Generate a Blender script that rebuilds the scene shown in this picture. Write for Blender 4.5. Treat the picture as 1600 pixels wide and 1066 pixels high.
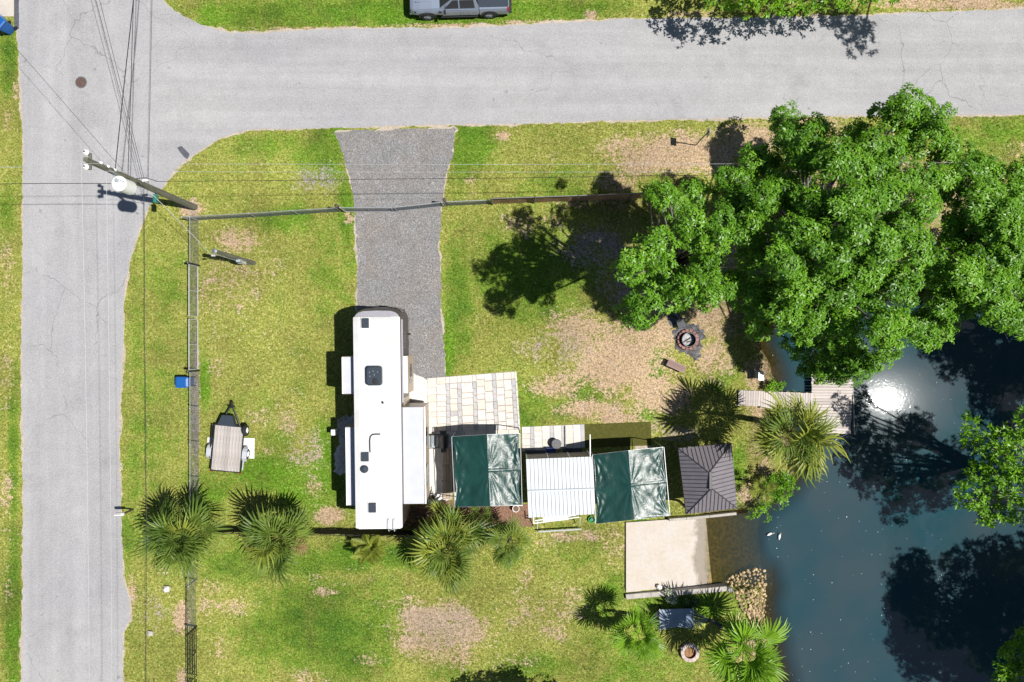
import bpy, bmesh, math, random
import numpy as np
from mathutils import Vector, Matrix, noise as mnoise
from mathutils.geometry import tessellate_polygon

S = bpy.context.scene
for o in list(bpy.data.objects):
    bpy.data.objects.remove(o)

# ------------------------------------------------------------------ camera, sky, sun, exposure
F, CAM_H = 1067.0, 41.04          # focal length in photo pixels, height of the camera above the lawn
cam = bpy.data.cameras.new("camera")
cam.sensor_width = 36.0
cam.lens = 36.0 * F / 1600.0
cam.clip_start, cam.clip_end = 0.5, 3000
camo = bpy.data.objects.new("camera", cam)
camo.location = (0, 0, CAM_H)
S.collection.objects.link(camo)
S.camera = camo

ZEN = math.atan(0.553)            # sun 29 degrees from the zenith
AZ = math.radians(-8.7)           # towards +X, a little to -Y
sun_dir = Vector((math.sin(ZEN) * math.cos(AZ), math.sin(ZEN) * math.sin(AZ), math.cos(ZEN)))
w = bpy.data.worlds.new("World")
S.world = w
w.use_nodes = True
nt = w.node_tree
bg = nt.nodes["Background"]
sky = nt.nodes.new("ShaderNodeTexSky")
sky.sky_type = 'NISHITA'
sky.sun_disc = False
sky.sun_elevation = math.pi / 2 - ZEN
sky.sun_rotation = math.radians(90) - AZ
sky.air_density, sky.dust_density, sky.ozone_density = 1.0, 0.6, 1.5
nt.links.new(sky.outputs[0], bg.inputs[0])
bg.inputs[1].default_value = 0.05
sl = bpy.data.lights.new("sun", 'SUN')
sl.energy = 5.0
sl.angle = math.radians(0.53)
sl.color = (1.0, 0.965, 0.91)
so = bpy.data.objects.new("sun", sl)
so.rotation_euler = (-sun_dir).to_track_quat('-Z', 'Y').to_euler()
so.location = sun_dir * 60
S.collection.objects.link(so)
S.view_settings.view_transform = 'Standard'
S.view_settings.look = 'None'
S.view_settings.exposure = 0.45
S.view_settings.gamma = 1.0
S.view_settings.use_curve_mapping = False
S.cycles.max_bounces = 6
S.cycles.transparent_max_bounces = 12

# ------------------------------------------------------------------ helpers
rng = np.random.default_rng(7)
R = random.Random(11)
LINK = S.collection.objects.link

def G(px, py, h=0.0):
    """point at height h that the survey photograph shows at (px, py)"""
    k = (CAM_H - h) / F
    return Vector(((px - 800) * k, (533 - py) * k, h))

def tag(o, label=None, cat=None, group=None, kind=None):
    if label: o['label'] = label
    if cat: o['category'] = cat
    if group: o['group'] = group
    if kind: o['kind'] = kind
    return o

def thing(name, loc, label, cat, group=None, rz=0.0):
    o = bpy.data.objects.new(name, None)
    o.empty_display_size = 0.2
    LINK(o)
    o.location = loc
    o.rotation_euler = (0, 0, rz)
    return tag(o, label, cat, group)

def link_mesh(name, me, parent=None, loc=(0, 0, 0), rot=(0, 0, 0), scale=(1, 1, 1)):
    o = bpy.data.objects.new(name, me)
    LINK(o)
    o.location = loc
    o.rotation_euler = rot
    o.scale = scale
    if parent: o.parent = parent
    return o

def copy_thing(root, loc, rz=None, label=None, group=None, scale=None):
    r = root.copy(); LINK(r); r.location = loc
    if rz is not None: r.rotation_euler = (0, 0, rz)
    if scale: r.scale = (scale,) * 3
    if label: r['label'] = label
    if group: r['group'] = group
    for ch in list(root.children):
        c = ch.copy(); LINK(c); c.parent = r
        for g in list(ch.children):
            d = g.copy(); LINK(d); d.parent = c
    return r

def np_mesh(name, V, Q, mat, parent=None, attrs=None, smooth=False, loc=(0, 0, 0)):
    me = bpy.data.meshes.new(name)
    V = np.asarray(V, dtype=np.float32); Q = np.asarray(Q, dtype=np.int32)
    n, k = Q.shape
    me.vertices.add(len(V)); me.vertices.foreach_set("co", V.ravel())
    me.loops.add(n * k); me.loops.foreach_set("vertex_index", Q.ravel())
    me.polygons.add(n)
    me.polygons.foreach_set("loop_start", np.arange(0, n * k, k, dtype=np.int32))
    me.polygons.foreach_set("loop_total", np.full(n, k, dtype=np.int32))
    if smooth: me.polygons.foreach_set("use_smooth", np.ones(n, dtype=bool))
    for an, av in (attrs or {}).items():
        a = me.attributes.new(an, 'FLOAT', 'POINT')
        a.data.foreach_set("value", np.asarray(av, dtype=np.float32))
    me.update(); me.validate()
    me.materials.append(mat)
    return link_mesh(name, me, parent, loc)

class MB:
    def __init__(s): s.v, s.f = [], []
    def add(s, vs, fs, M=None):
        b = len(s.v)
        s.v += [tuple(M @ Vector(v)) if M is not None else tuple(v) for v in vs]
        s.f += [tuple(b + i for i in f) for f in fs]
        return s
    def box(s, c, d, rz=0.0, ch=0.0, M=None):
        x, y, z = d[0] / 2, d[1] / 2, d[2] / 2
        c = Vector(c); ca, sa = math.cos(rz), math.sin(rz)
        if ch <= 0:
            vs = [(-x, -y, -z), (x, -y, -z), (x, y, -z), (-x, y, -z), (-x, -y, z), (x, -y, z), (x, y, z), (-x, y, z)]
            fs = [(0, 3, 2, 1), (4, 5, 6, 7), (0, 1, 5, 4), (1, 2, 6, 5), (2, 3, 7, 6), (3, 0, 4, 7)]
        else:
            a = ch
            vs = [(-x, -y, -z), (x, -y, -z), (x, y, -z), (-x, y, -z), (-x, -y, z - a), (x, -y, z - a), (x, y, z - a), (-x, y, z - a),
                  (-x + a, -y + a, z), (x - a, -y + a, z), (x - a, y - a, z), (-x + a, y - a, z)]
            fs = [(0, 3, 2, 1), (8, 9, 10, 11)]
            for i in range(4):
                j = (i + 1) % 4
                fs += [(i, j, 4 + j, 4 + i), (4 + i, 4 + j, 8 + j, 8 + i)]
        vs = [(c.x + p[0] * ca - p[1] * sa, c.y + p[0] * sa + p[1] * ca, c.z + p[2]) for p in vs]
        return s.add(vs, fs, M)
    def tube(s, pts, r, n=8, caps=True, M=None):
        pts = [Vector(p) for p in pts]
        rs = r if isinstance(r, (list, tuple)) else [r] * len(pts)
        vs, fs = [], []
        up = Vector((0, 0, 1))
        for i, p in enumerate(pts):
            d = (pts[min(i + 1, len(pts) - 1)] - pts[max(i - 1, 0)]).normalized()
            a = d.cross(up)
            if a.length < 1e-3: a = d.cross(Vector((1, 0, 0)))
            a.normalize(); b = a.cross(d).normalized()
            for k in range(n):
                t = 2 * math.pi * k / n
                vs.append(p + (a * math.cos(t) + b * math.sin(t)) * rs[i])
        for i in range(len(pts) - 1):
            for k in range(n):
                k2 = (k + 1) % n
                fs.append((i * n + k, i * n + k2, (i + 1) * n + k2, (i + 1) * n + k))
        if caps:
            fs.append(tuple(range(n))); fs.append(tuple(reversed(range((len(pts) - 1) * n, len(pts) * n))))
        return s.add(vs, fs, M)
    def cyl(s, c, r, h, n=16, r2=None, M=None):
        c = Vector(c)
        return s.tube([c, c + Vector((0, 0, h))], [r, r if r2 is None else r2], n, True, M)
    def lathe(s, prof, n=24, c=(0, 0, 0), M=None):
        vs, fs = [], []
        for (r, z) in prof:
            for k in range(n):
                t = 2 * math.pi * k / n
                vs.append((c[0] + r * math.cos(t), c[1] + r * math.sin(t), c[2] + z))
        for i in range(len(prof) - 1):
            for k in range(n):
                k2 = (k + 1) % n
                fs.append((i * n + k, i * n + k2, (i + 1) * n + k2, (i + 1) * n + k))
        return s.add(vs, fs, M)
    def prism(s, poly, z0, z1, M=None):
        n = len(poly)
        vs = [(p[0], p[1], z0) for p in poly] + [(p[0], p[1], z1) for p in poly]
        fs = [tuple(reversed(range(n))), tuple(range(n, 2 * n))]
        fs += [(i, (i + 1) % n, n + (i + 1) % n, n + i) for i in range(n)]
        return s.add(vs, fs, M)
    def loft(s, rings, caps=True, M=None, close=True):
        n = len(rings[0]); vs = [p for r in rings for p in r]; fs = []
        for i in range(len(rings) - 1):
            for k in range(n if close else n - 1):
                k2 = (k + 1) % n
                fs.append((i * n + k, i * n + k2, (i + 1) * n + k2, (i + 1) * n + k))
        if caps:
            fs.append(tuple(reversed(range(n)))); fs.append(tuple(range((len(rings) - 1) * n, len(rings) * n)))
        return s.add(vs, fs, M)
    def quad(s, a, b, c, d): return s.add([a, b, c, d], [(0, 1, 2, 3)])
    def mesh(s, name, mat, smooth=False):
        me = bpy.data.meshes.new(name)
        me.from_pydata([tuple(v) for v in s.v], [], s.f)
        if smooth:
            for p in me.polygons: p.use_smooth = True
        me.materials.append(mat); me.update()
        return me
    def build(s, name, mat, parent=None, smooth=False, world=False, loc=(0, 0, 0), rot=(0, 0, 0)):
        if world and parent is not None:
            root = parent
            off = Vector((0, 0, 0))
            while root is not None:
                off += root.location; root = root.parent
            s.v = [(v[0] - off.x, v[1] - off.y, v[2] - off.z) for v in s.v]
        return link_mesh(name, s.mesh(name, mat, smooth), parent, loc, rot)

def rr(x0, x1, y0, y1, r, n=4):
    """rounded rectangle, counter-clockwise"""
    pts = []
    for cx, cy, a0 in ((x1 - r, y1 - r, 0), (x0 + r, y1 - r, 90), (x0 + r, y0 + r, 180), (x1 - r, y0 + r, 270)):
        for i in range(n + 1):
            a = math.radians(a0 + 90 * i / n)
            pts.append((cx + r * math.cos(a), cy + r * math.sin(a)))
    return pts

# ------------------------------------------------------------------ materials
def new_mat(name):
    m = bpy.data.materials.new(name); m.use_nodes = True
    t = m.node_tree
    return m, t, t.nodes["Principled BSDF"]

def nd(t, typ, **kw):
    n = t.nodes.new(typ)
    for k, v in kw.items():
        if k.startswith('i_'):
            key = k[2:]
            n.inputs[int(key) if key.isdigit() else key].default_value = v
        else: setattr(n, k, v)
    return n

def noise(t, scale, detail=3.0, rough=0.6, vec=None, dist=0.0):
    n = nd(t, 'ShaderNodeTexNoise'); n.inputs['Scale'].default_value = scale
    n.inputs['Detail'].default_value = detail; n.inputs['Roughness'].default_value = rough
    n.inputs['Distortion'].default_value = dist
    if vec is not None: t.links.new(vec, n.inputs['Vector'])
    return n.outputs['Fac']

def rng_map(t, v, a, b, c, d):
    n = nd(t, 'ShaderNodeMapRange'); t.links.new(v, n.inputs[0])
    for i, x in enumerate((a, b, c, d)): n.inputs[1 + i].default_value = x
    return n.outputs[0]

def math_n(t, op, a, b=None, clamp=False):
    n = nd(t, 'ShaderNodeMath', operation=op, use_clamp=clamp)
    for i, x in enumerate((a, b)):
        if x is None: continue
        if isinstance(x, (int, float)): n.inputs[i].default_value = x
        else: t.links.new(x, n.inputs[i])
    return n.outputs[0]

def mix_c(t, fac, a, b, blend='MIX'):
    n = nd(t, 'ShaderNodeMix', data_type='RGBA', blend_type=blend)
    for i, x in ((0, fac), (6, a), (7, b)):
        if isinstance(x, (int, float)): n.inputs[i].default_value = x
        elif isinstance(x, (tuple, list)): n.inputs[i].default_value = (*x[:3], 1)
        else: t.links.new(x, n.inputs[i])
    return n.outputs[2]

def scale_c(t, c, f):
    """colour times a factor socket"""
    n = nd(t, 'ShaderNodeVectorMath', operation='SCALE')
    if isinstance(c, (tuple, list)): n.inputs[0].default_value = c[:3]
    else: t.links.new(c, n.inputs[0])
    t.links.new(f, n.inputs['Scale'])
    return n.outputs[0]

def bump(t, b, h, strength=0.3, dist=0.02):
    n = nd(t, 'ShaderNodeBump'); n.inputs['Strength'].default_value = strength; n.inputs['Distance'].default_value = dist
    t.links.new(h, n.inputs['Height']); t.links.new(n.outputs[0], b.inputs['Normal'])

def pos(t): return nd(t, 'ShaderNodeNewGeometry').outputs['Position']
def ocoord(t): return nd(t, 'ShaderNodeTexCoord').outputs['Object']
def attr(t, name):
    n = nd(t, 'ShaderNodeAttribute', attribute_name=name); return n.outputs['Fac']

def mat(name, col, rough=0.6, metal=0.0, var=0.15, vs=6.0, fine=0.0, fs=60.0, bmp=0.0, orand=0.0, spec=0.5, col2=None, stretch=None, dirt=None):
    """general painted / natural surface: colour, large mottling, fine grain, per-object shift"""
    m, t, b = new_mat(name)
    vec = ocoord(t)
    if stretch:
        mp = nd(t, 'ShaderNodeMapping'); mp.inputs['Scale'].default_value = stretch
        t.links.new(vec, mp.inputs['Vector']); vec = mp.outputs[0]
    n1 = noise(t, vs, 4, 0.65, vec)
    c = mix_c(t, rng_map(t, n1, 0.35, 0.65, 0, 1), col, col2) if col2 else col
    if dirt:
        nd_ = noise(t, vs * 0.35, 5, 0.7, vec)
        c = mix_c(t, rng_map(t, nd_, 0.52, 0.72, 0, dirt[1]), c, dirt[0])
    f = rng_map(t, n1, 0.3, 0.7, 1 - var, 1 + var)
    if fine:
        n2 = noise(t, fs, 2, 0.6, vec)
        f = math_n(t, 'MULTIPLY', f, rng_map(t, n2, 0.3, 0.7, 1 - fine, 1 + fine))
    if orand:
        oi = nd(t, 'ShaderNodeObjectInfo')
        f = math_n(t, 'MULTIPLY', f, rng_map(t, oi.outputs['Random'], 0, 1, 1 - orand, 1 + orand))
    t.links.new(scale_c(t, c, f), b.inputs['Base Color'])
    b.inputs['Roughness'].default_value = rough
    b.inputs['Metallic'].default_value = metal
    b.inputs['Specular IOR Level'].default_value = spec
    if bmp: bump(t, b, noise(t, fs if fine else vs * 4, 3, 0.6, vec), bmp, 0.01)
    return m

def leaf_mat(name, c_dark, c_light, c_odd=None, rough=0.42, trans=0.25, spec=0.4, orand=0.0):
    m, t, b = new_mat(name)
    a = attr(t, 'tint')
    if orand:
        oi = nd(t, 'ShaderNodeObjectInfo').outputs['Random']
        a = math_n(t, 'ADD', math_n(t, 'MULTIPLY', a, 1 - orand), math_n(t, 'MULTIPLY', oi, orand))
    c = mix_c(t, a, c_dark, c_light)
    if c_odd: c = mix_c(t, rng_map(t, a, 0.93, 1.0, 0, 1), c, c_odd)
    t.links.new(c, b.inputs['Base Color'])
    b.inputs['Roughness'].default_value = rough
    b.inputs['Specular IOR Level'].default_value = spec
    tr = nd(t, 'ShaderNodeBsdfTranslucent')
    t.links.new(mix_c(t, 1.0, c, (1.0, 1.15, 0.5), 'MULTIPLY'), tr.inputs['Color'])
    mx = nd(t, 'ShaderNodeMixShader'); mx.inputs[0].default_value = trans
    t.links.new(b.outputs[0], mx.inputs[1]); t.links.new(tr.outputs[0], mx.inputs[2])
    t.links.new(mx.outputs[0], t.nodes['Material Output'].inputs['Surface'])
    return m

M = {}
M['white_paint'] = mat('white_paint', (.78, .78, .77), .45, var=.05)
M['rv_roof'] = mat('rv_roof', (.54, .54, .535), .5, var=.06, vs=.8, fine=.05, dirt=((.38, .33, .27), .55))
M['rv_brown'] = mat('rv_brown', (.05, .038, .032), .35, var=.1)
M['rv_tan'] = mat('rv_tan', (.36, .29, .22), .4, var=.1)
M['rv_grey'] = mat('rv_grey', (.30, .29, .32), .35, var=.08)
M['slide_top'] = mat('slide_top', (.46, .47, .53), .6, var=.05, vs=2)
M['glass_dark'] = mat('glass_dark', (.012, .014, .018), .08, var=.0, spec=.6)
M['vent_dark'] = mat('vent_dark', (.025, .035, .05), .45, var=.2)
M['black_plastic'] = mat('black_plastic', (.012, .012, .014), .5, var=.2)
M['black_metal'] = mat('black_metal', (.015, .015, .017), .42, var=.2)
M['tyre'] = mat('tyre', (.014, .014, .015), .8, var=.2)
M['galv'] = mat('galv', (.42, .44, .46), .45, metal=.6, var=.12)
M['galv_dark'] = mat('galv_dark', (.20, .22, .22), .5, metal=.5, var=.12)
M['steel_light'] = mat('steel_light', (.6, .62, .65), .4, metal=.4, var=.08)
M['pole_wood'] = mat('pole_wood', (.115, .115, .085), .85, var=.3, vs=10, fine=.2, stretch=(1, 1, .15))
M['old_plank'] = mat('old_plank', (.37, .34, .32), .85, var=.28, vs=5, fine=.3, fs=22, orand=.16, stretch=(1, 1, 1), dirt=((.16, .115, .08), .65))
M['dock_plank'] = mat('dock_plank', (.44, .39, .36), .8, var=.18, vs=7, fine=.15, fs=40, orand=.16, dirt=((.22, .18, .15), .4))
M['deck_plank'] = mat('deck_plank', (.36, .29, .22), .8, var=.25, vs=7, fine=.2, fs=40, orand=.2)
M['bench_wood'] = mat('bench_wood', (.22, .14, .12), .7, var=.15, vs=8, fine=.12, orand=.12)
M['dark_wood'] = mat('dark_wood', (.07, .05, .04), .8, var=.2)
M['blue_bin'] = mat('blue_bin', (.008, .085, .30), .42, var=.12, vs=4)
M['brown_screen'] = mat('brown_screen', (.32, .19, .10), .85, var=.25, vs=3, fine=.25, fs=30)
M['black_screen'] = mat('black_screen', (.018, .015, .014), .85, var=.25, vs=3)
M['gazebo_roof'] = mat('gazebo_roof', (.160, .146, .162), .42, var=.1, vs=2.5, fine=.05)
M['gazebo_dark'] = mat('gazebo_dark', (.045, .04, .045), .5, var=.1)
M['roof_white'] = mat('roof_white', (.52, .55, .58), .45, var=.05, vs=1.5, fine=.03, dirt=((.42, .44, .42), .3))
M['roof_seam'] = mat('roof_seam', (.30, .33, .33), .4, var=.04)
M['tan_panel'] = mat('tan_panel', (.24, .205, .165), .7, var=.12)
M['terracotta'] = mat('terracotta', (.42, .2, .13), .8, var=.2)
M['brick'] = mat('brick', (.26, .13, .115), .85, var=.2, vs=10, orand=.25)
M['ash'] = mat('ash', (.32, .32, .33), .95, var=.4, vs=7, fine=.3)
M['char'] = mat('char', (.055, .055, .064), .95, var=.7, vs=3, fine=.6, fs=18, col2=(.12, .115, .12))
M['concrete'] = mat('concrete', (.45, .405, .36), .85, var=.12, vs=.9, fine=.12, fs=30, bmp=.1)
M['concrete_wall'] = mat('concrete_wall', (.36, .33, .30), .85, var=.2, vs=3, fine=.15)
M['rock'] = mat('rock', (.42, .30, .13), .85, var=.3, vs=9, fine=.15, orand=.4, bmp=.3, col2=(.34, .27, .18))
M['rock_pale'] = mat('rock_pale', (.55, .52, .48), .85, var=.2, vs=5, orand=.3, bmp=.3)
M['white_board'] = mat('white_board', (.75, .74, .72), .6, var=.04)
M['grey_box'] = mat('grey_box', (.28, .32, .34), .5, var=.1)
M['green_metal'] = mat('green_metal', (.02, .17, .13), .4, var=.1)
M['white_ceramic'] = mat('white_ceramic', (.75, .75, .74), .25, var=.04)
M['tank_white'] = mat('tank_white', (.68, .69, .68), .4, var=.06, dirt=((.35, .33, .3), .4))
M['wire_dark'] = mat('wire_dark', (.02, .02, .022), .6)
M['wire_light'] = mat('wire_light', (.5, .51, .52), .35, metal=.3)
M['rust'] = mat('rust', (.09, .055, .045), .8, var=.4, vs=14, fine=.3)
M['truck_paint'] = mat('truck_paint', (.30, .35, .43), .28, metal=.45, var=.02)
M['chrome'] = mat('chrome', (.6, .6, .62), .15, metal=.9, var=.02)
M['red_lamp'] = mat('red_lamp', (.30, .012, .015), .2)
M['hammock'] = mat('hammock', (.20, .25, .33), .38, var=.1, vs=3)
M['bark'] = mat('bark', (.16, .145, .13), .9, var=.3, vs=6, fine=.2, bmp=.4)
M['palm_trunk'] = mat('palm_trunk', (.14, .115, .09), .95, var=.3, vs=10, fine=.3, bmp=.5)
M['navy'] = mat('navy', (.01, .03, .16), .6)
M['grey_cloth'] = mat('grey_cloth', (.07, .075, .08), .8, var=.15)
M['earth'] = mat('earth', (.17, .10, .07), .95, var=.3, vs=5, fine=.4, fs=25, bmp=.5)
M['shell'] = mat('shell', (.58, .56, .53), .95, var=.12, vs=3, fine=.28, fs=28, bmp=.5)
M['dark_patch'] = mat('dark_patch', (.075, .078, .095), .9, var=.2, vs=6, fine=.35, fs=30)
M['rug_grey'] = mat('rug_grey', (.13, .13, .135), .95, var=.25, vs=10, fine=.4, fs=30)
M['flower'] = mat('flower', (.24, .13, .085), .9, var=.4, vs=6, fine=.3)

def paver_mat(name, c1, c2, c3):
    m, t, b = new_mat(name)
    oi = nd(t, 'ShaderNodeObjectInfo').outputs['Random']
    c = mix_c(t, rng_map(t, oi, .25, .55, 0, 1), c1, c2)
    c = mix_c(t, rng_map(t, oi, .75, .9, 0, 1), c, c3)
    n1 = noise(t, 7, 4, .65, pos(t)); n2 = noise(t, 50, 2, .6, pos(t))
    f = math_n(t, 'MULTIPLY', rng_map(t, n1, .3, .7, .88, 1.1), rng_map(t, n2, .3, .7, .93, 1.07))
    t.links.new(scale_c(t, c, f), b.inputs['Base Color']); b.inputs['Roughness'].default_value = .7
    return m
M['paver_beige'] = paver_mat('paver_beige', (.56, .53, .49), (.54, .485, .425), (.55, .505, .48))
M['paver_grey'] = paver_mat('paver_grey', (.40, .39, .395), (.36, .355, .36), (.42, .40, .39))

def tarp_mat():
    m, t, b = new_mat('green_tarp')
    v = ocoord(t)
    n1 = noise(t, 1.2, 4, .6, v); n2 = noise(t, 2.6, 5, .6, v, 2.2)
    t.links.new(scale_c(t, (.009, .042, .036), rng_map(t, n1, .3, .7, .8, 1.2)), b.inputs['Base Color'])
    b.inputs['Roughness'].default_value = .33
    b.inputs['Specular IOR Level'].default_value = .36
    bump(t, b, n2, .3, .05)
    return m
M['tarp'] = tarp_mat()

def turf_mat():
    m, t, b = new_mat('olive_turf')
    p = pos(t)
    n1 = noise(t, 5, 3, .6, p); n2 = noise(t, 28, 2, .6, p)
    f = math_n(t, 'MULTIPLY', rng_map(t, n1, .3, .7, .8, 1.2), rng_map(t, n2, .3, .7, .65, 1.35))
    t.links.new(scale_c(t, (.062, .062, .006), f), b.inputs['Base Color']); b.inputs['Roughness'].default_value = .95
    bump(t, b, n2, .6, .02)
    return m
M['turf'] = turf_mat()

def road_mat():
    m, t, b = new_mat('road_asphalt')
    p = pos(t)
    n0 = noise(t, .12, 4, .6, p); n1 = noise(t, .9, 4, .65, p); n2 = noise(t, 14, 2, .7, p); n3 = noise(t, 42, 2, .6, p)
    mp = nd(t, 'ShaderNodeMapping'); mp.inputs['Scale'].default_value = (1.0, .04, 1); t.links.new(p, mp.inputs[0])
    st = noise(t, 1.0, 3, .6, mp.outputs[0])
    mp2 = nd(t, 'ShaderNodeMapping'); mp2.inputs['Scale'].default_value = (.04, 1.0, 1); t.links.new(p, mp2.inputs[0])
    st2 = noise(t, 1.0, 3, .6, mp2.outputs[0])
    sx = nd(t, 'ShaderNodeSeparateXYZ'); t.links.new(p, sx.inputs[0])
    west = rng_map(t, sx.outputs[0], -23.5, -20, 1, 0)
    stm = mix_c(t, west, st2, st)
    f = rng_map(t, stm, .3, .7, .90, 1.09)
    for n, a in ((n0, .07), (n1, .06), (n2, .15), (n3, .22)):
        f = math_n(t, 'MULTIPLY', f, rng_map(t, n, .3, .7, 1 - a, 1 + a))
    # stains, oil drips, hairline cracks, tyre-worn darker bands
    spots = rng_map(t, noise(t, 2.1, 2, .5, p), .70, .76, 1, .72)
    f = math_n(t, 'MULTIPLY', f, spots)
    blot = rng_map(t, noise(t, .33, 5, .7, p), .56, .72, 1, .86)
    f = math_n(t, 'MULTIPLY', f, blot)
    vo = nd(t, 'ShaderNodeTexVoronoi', feature='DISTANCE_TO_EDGE'); vo.inputs['Scale'].default_value = .22
    wv = nd(t, 'ShaderNodeVectorMath', operation='ADD'); t.links.new(p, wv.inputs[0])
    nz = nd(t, 'ShaderNodeTexNoise'); nz.inputs['Scale'].default_value = .9; nz.inputs['Detail'].default_value = 4; t.links.new(p, nz.inputs[0])
    t.links.new(nz.outputs['Color'], wv.inputs[1]); t.links.new(wv.outputs[0], vo.inputs[0])
    crk = rng_map(t, vo.outputs['Distance'], .0, .006, .62, 1)
    msk = rng_map(t, noise(t, .09, 3, .6, p), .5, .6, 0, 1)
    f = math_n(t, 'MULTIPLY', f, math_n(t, 'ADD', math_n(t, 'MULTIPLY', crk, msk), math_n(t, 'SUBTRACT', 1.0, msk)))
    cc = mix_c(t, rng_map(t, n0, .35, .65, 0, 1), (.308, .304, .312), (.302, .298, .298))
    t.links.new(scale_c(t, cc, f), b.inputs['Base Color'])
    b.inputs['Roughness'].default_value = .9
    b.inputs['Specular IOR Level'].default_value = .25
    bump(t, b, n3, .25, .01)
    return m
M['road'] = road_mat()
M['shoulder'] = mat('shoulder', (.37, .315, .25), .95, var=.22, vs=2, fine=.3, fs=25)

def gravel_mat():
    m, t, b = new_mat('gravel')
    p = pos(t)
    n1 = noise(t, .5, 4, .6, p); n2 = noise(t, 11, 2, .7, p); n3 = noise(t, 30, 2, .7, p)
    vo = nd(t, 'ShaderNodeTexVoronoi'); vo.inputs['Scale'].default_value = 24; t.links.new(p, vo.inputs[0])
    sc = nd(t, 'ShaderNodeSeparateColor'); t.links.new(vo.outputs['Color'], sc.inputs[0])
    f = rng_map(t, sc.outputs[0], 0, 1, .62, 1.35)
    f = math_n(t, 'MULTIPLY', f, rng_map(t, n2, .3, .7, .8, 1.2))
    f = math_n(t, 'MULTIPLY', f, rng_map(t, n3, .3, .7, .75, 1.25))
    c = mix_c(t, rng_map(t, n1, .42, .66, 0, .75), (.176, .173, .172), (.195, .170, .15))
    t.links.new(scale_c(t, c, f), b.inputs['Base Color']); b.inputs['Roughness'].default_value = .95
    bump(t, b, vo.outputs['Distance'], .5, .03)
    return m
M['gravel'] = gravel_mat()
M['pebble'] = mat('pebble', (.25, .245, .25), .9, var=.5, vs=.9, fine=.55, fs=9)

def lawn_mat():
    m, t, b = new_mat('lawn')
    p = pos(t)
    big = noise(t, .16, 4, .6, p); mid = noise(t, .9, 4, .68, p); tuft = noise(t, 4.0, 3, .7, p)
    fine = noise(t, 9, 3, .75, p); vf = noise(t, 22, 2, .7, p)
    lush = math_n(t, 'ADD', attr(t, 'lush'), math_n(t, 'MULTIPLY', math_n(t, 'SUBTRACT', math_n(t, 'ADD', math_n(t, 'MULTIPLY', mid, .6), math_n(t, 'MULTIPLY', tuft, .4)), .5), 3.6))
    g = mix_c(t, rng_map(t, lush, .0, .55, 0, 1), (.235, .250, .050), (.128, .205, .020))
    g = mix_c(t, rng_map(t, lush, .5, 1.2, 0, 1), g, (.052, .118, .012))
    g = mix_c(t, math_n(t, 'MULTIPLY', attr(t, 'lime'), rng_map(t, mid, .35, .6, .3, 1)), g, (.118, .245, .014))
    olive = rng_map(t, noise(t, .55, 3, .6, p), .50, .70, 0, .45)
    g = mix_c(t, olive, g, (.155, .140, .038))
    straw = rng_map(t, math_n(t, 'ADD', math_n(t, 'MULTIPLY', tuft, .5), math_n(t, 'MULTIPLY', fine, .5)), .51, .66, 0, .55)
    g = mix_c(t, math_n(t, 'MULTIPLY', straw, rng_map(t, lush, .2, .9, 1, .15)), g, (.315, .25, .14))
    d = math_n(t, 'ADD', attr(t, 'dirt'), math_n(t, 'MULTIPLY', math_n(t, 'SUBTRACT', mid, .5), 1.5))
    d = math_n(t, 'ADD', d, math_n(t, 'MULTIPLY', math_n(t, 'SUBTRACT', tuft, .5), 1.7))
    d = math_n(t, 'ADD', d, math_n(t, 'MULTIPLY', math_n(t, 'SUBTRACT', fine, .5), 1.4))
    df = rng_map(t, d, .44, .78, 0, 1)
    dc = mix_c(t, rng_map(t, tuft, .35, .65, 0, 1), (.42, .30, .20), (.34, .25, .15))
    dc = mix_c(t, rng_map(t, mid, .55, .7, 0, .6), dc, (.40, .305, .225))
    dc = mix_c(t, attr(t, 'grey'), dc, (.23, .205, .185))
    c = mix_c(t, df, g, dc)
    c = mix_c(t, attr(t, 'mud'), c, mix_c(t, rng_map(t, tuft, .35, .65, 0, 1), (.075, .058, .03), (.16, .115, .06)))
    f = rng_map(t, fine, .3, .7, .42, 1.52)
    f = math_n(t, 'MULTIPLY', f, rng_map(t, vf, .3, .7, .48, 1.50))
    f = math_n(t, 'MULTIPLY', f, rng_map(t, tuft, .3, .7, .64, 1.30))
    f = math_n(t, 'MULTIPLY', f, rng_map(t, big, .35, .65, .82, 1.16))
    t.links.new(scale_c(t, c, f), b.inputs['Base Color'])
    b.inputs['Roughness'].default_value = .95; b.inputs['Specular IOR Level'].default_value = .15
    bump(t, b, math_n(t, 'ADD', fine, vf), .9, .03)
    return m
M['lawn'] = lawn_mat()

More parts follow.
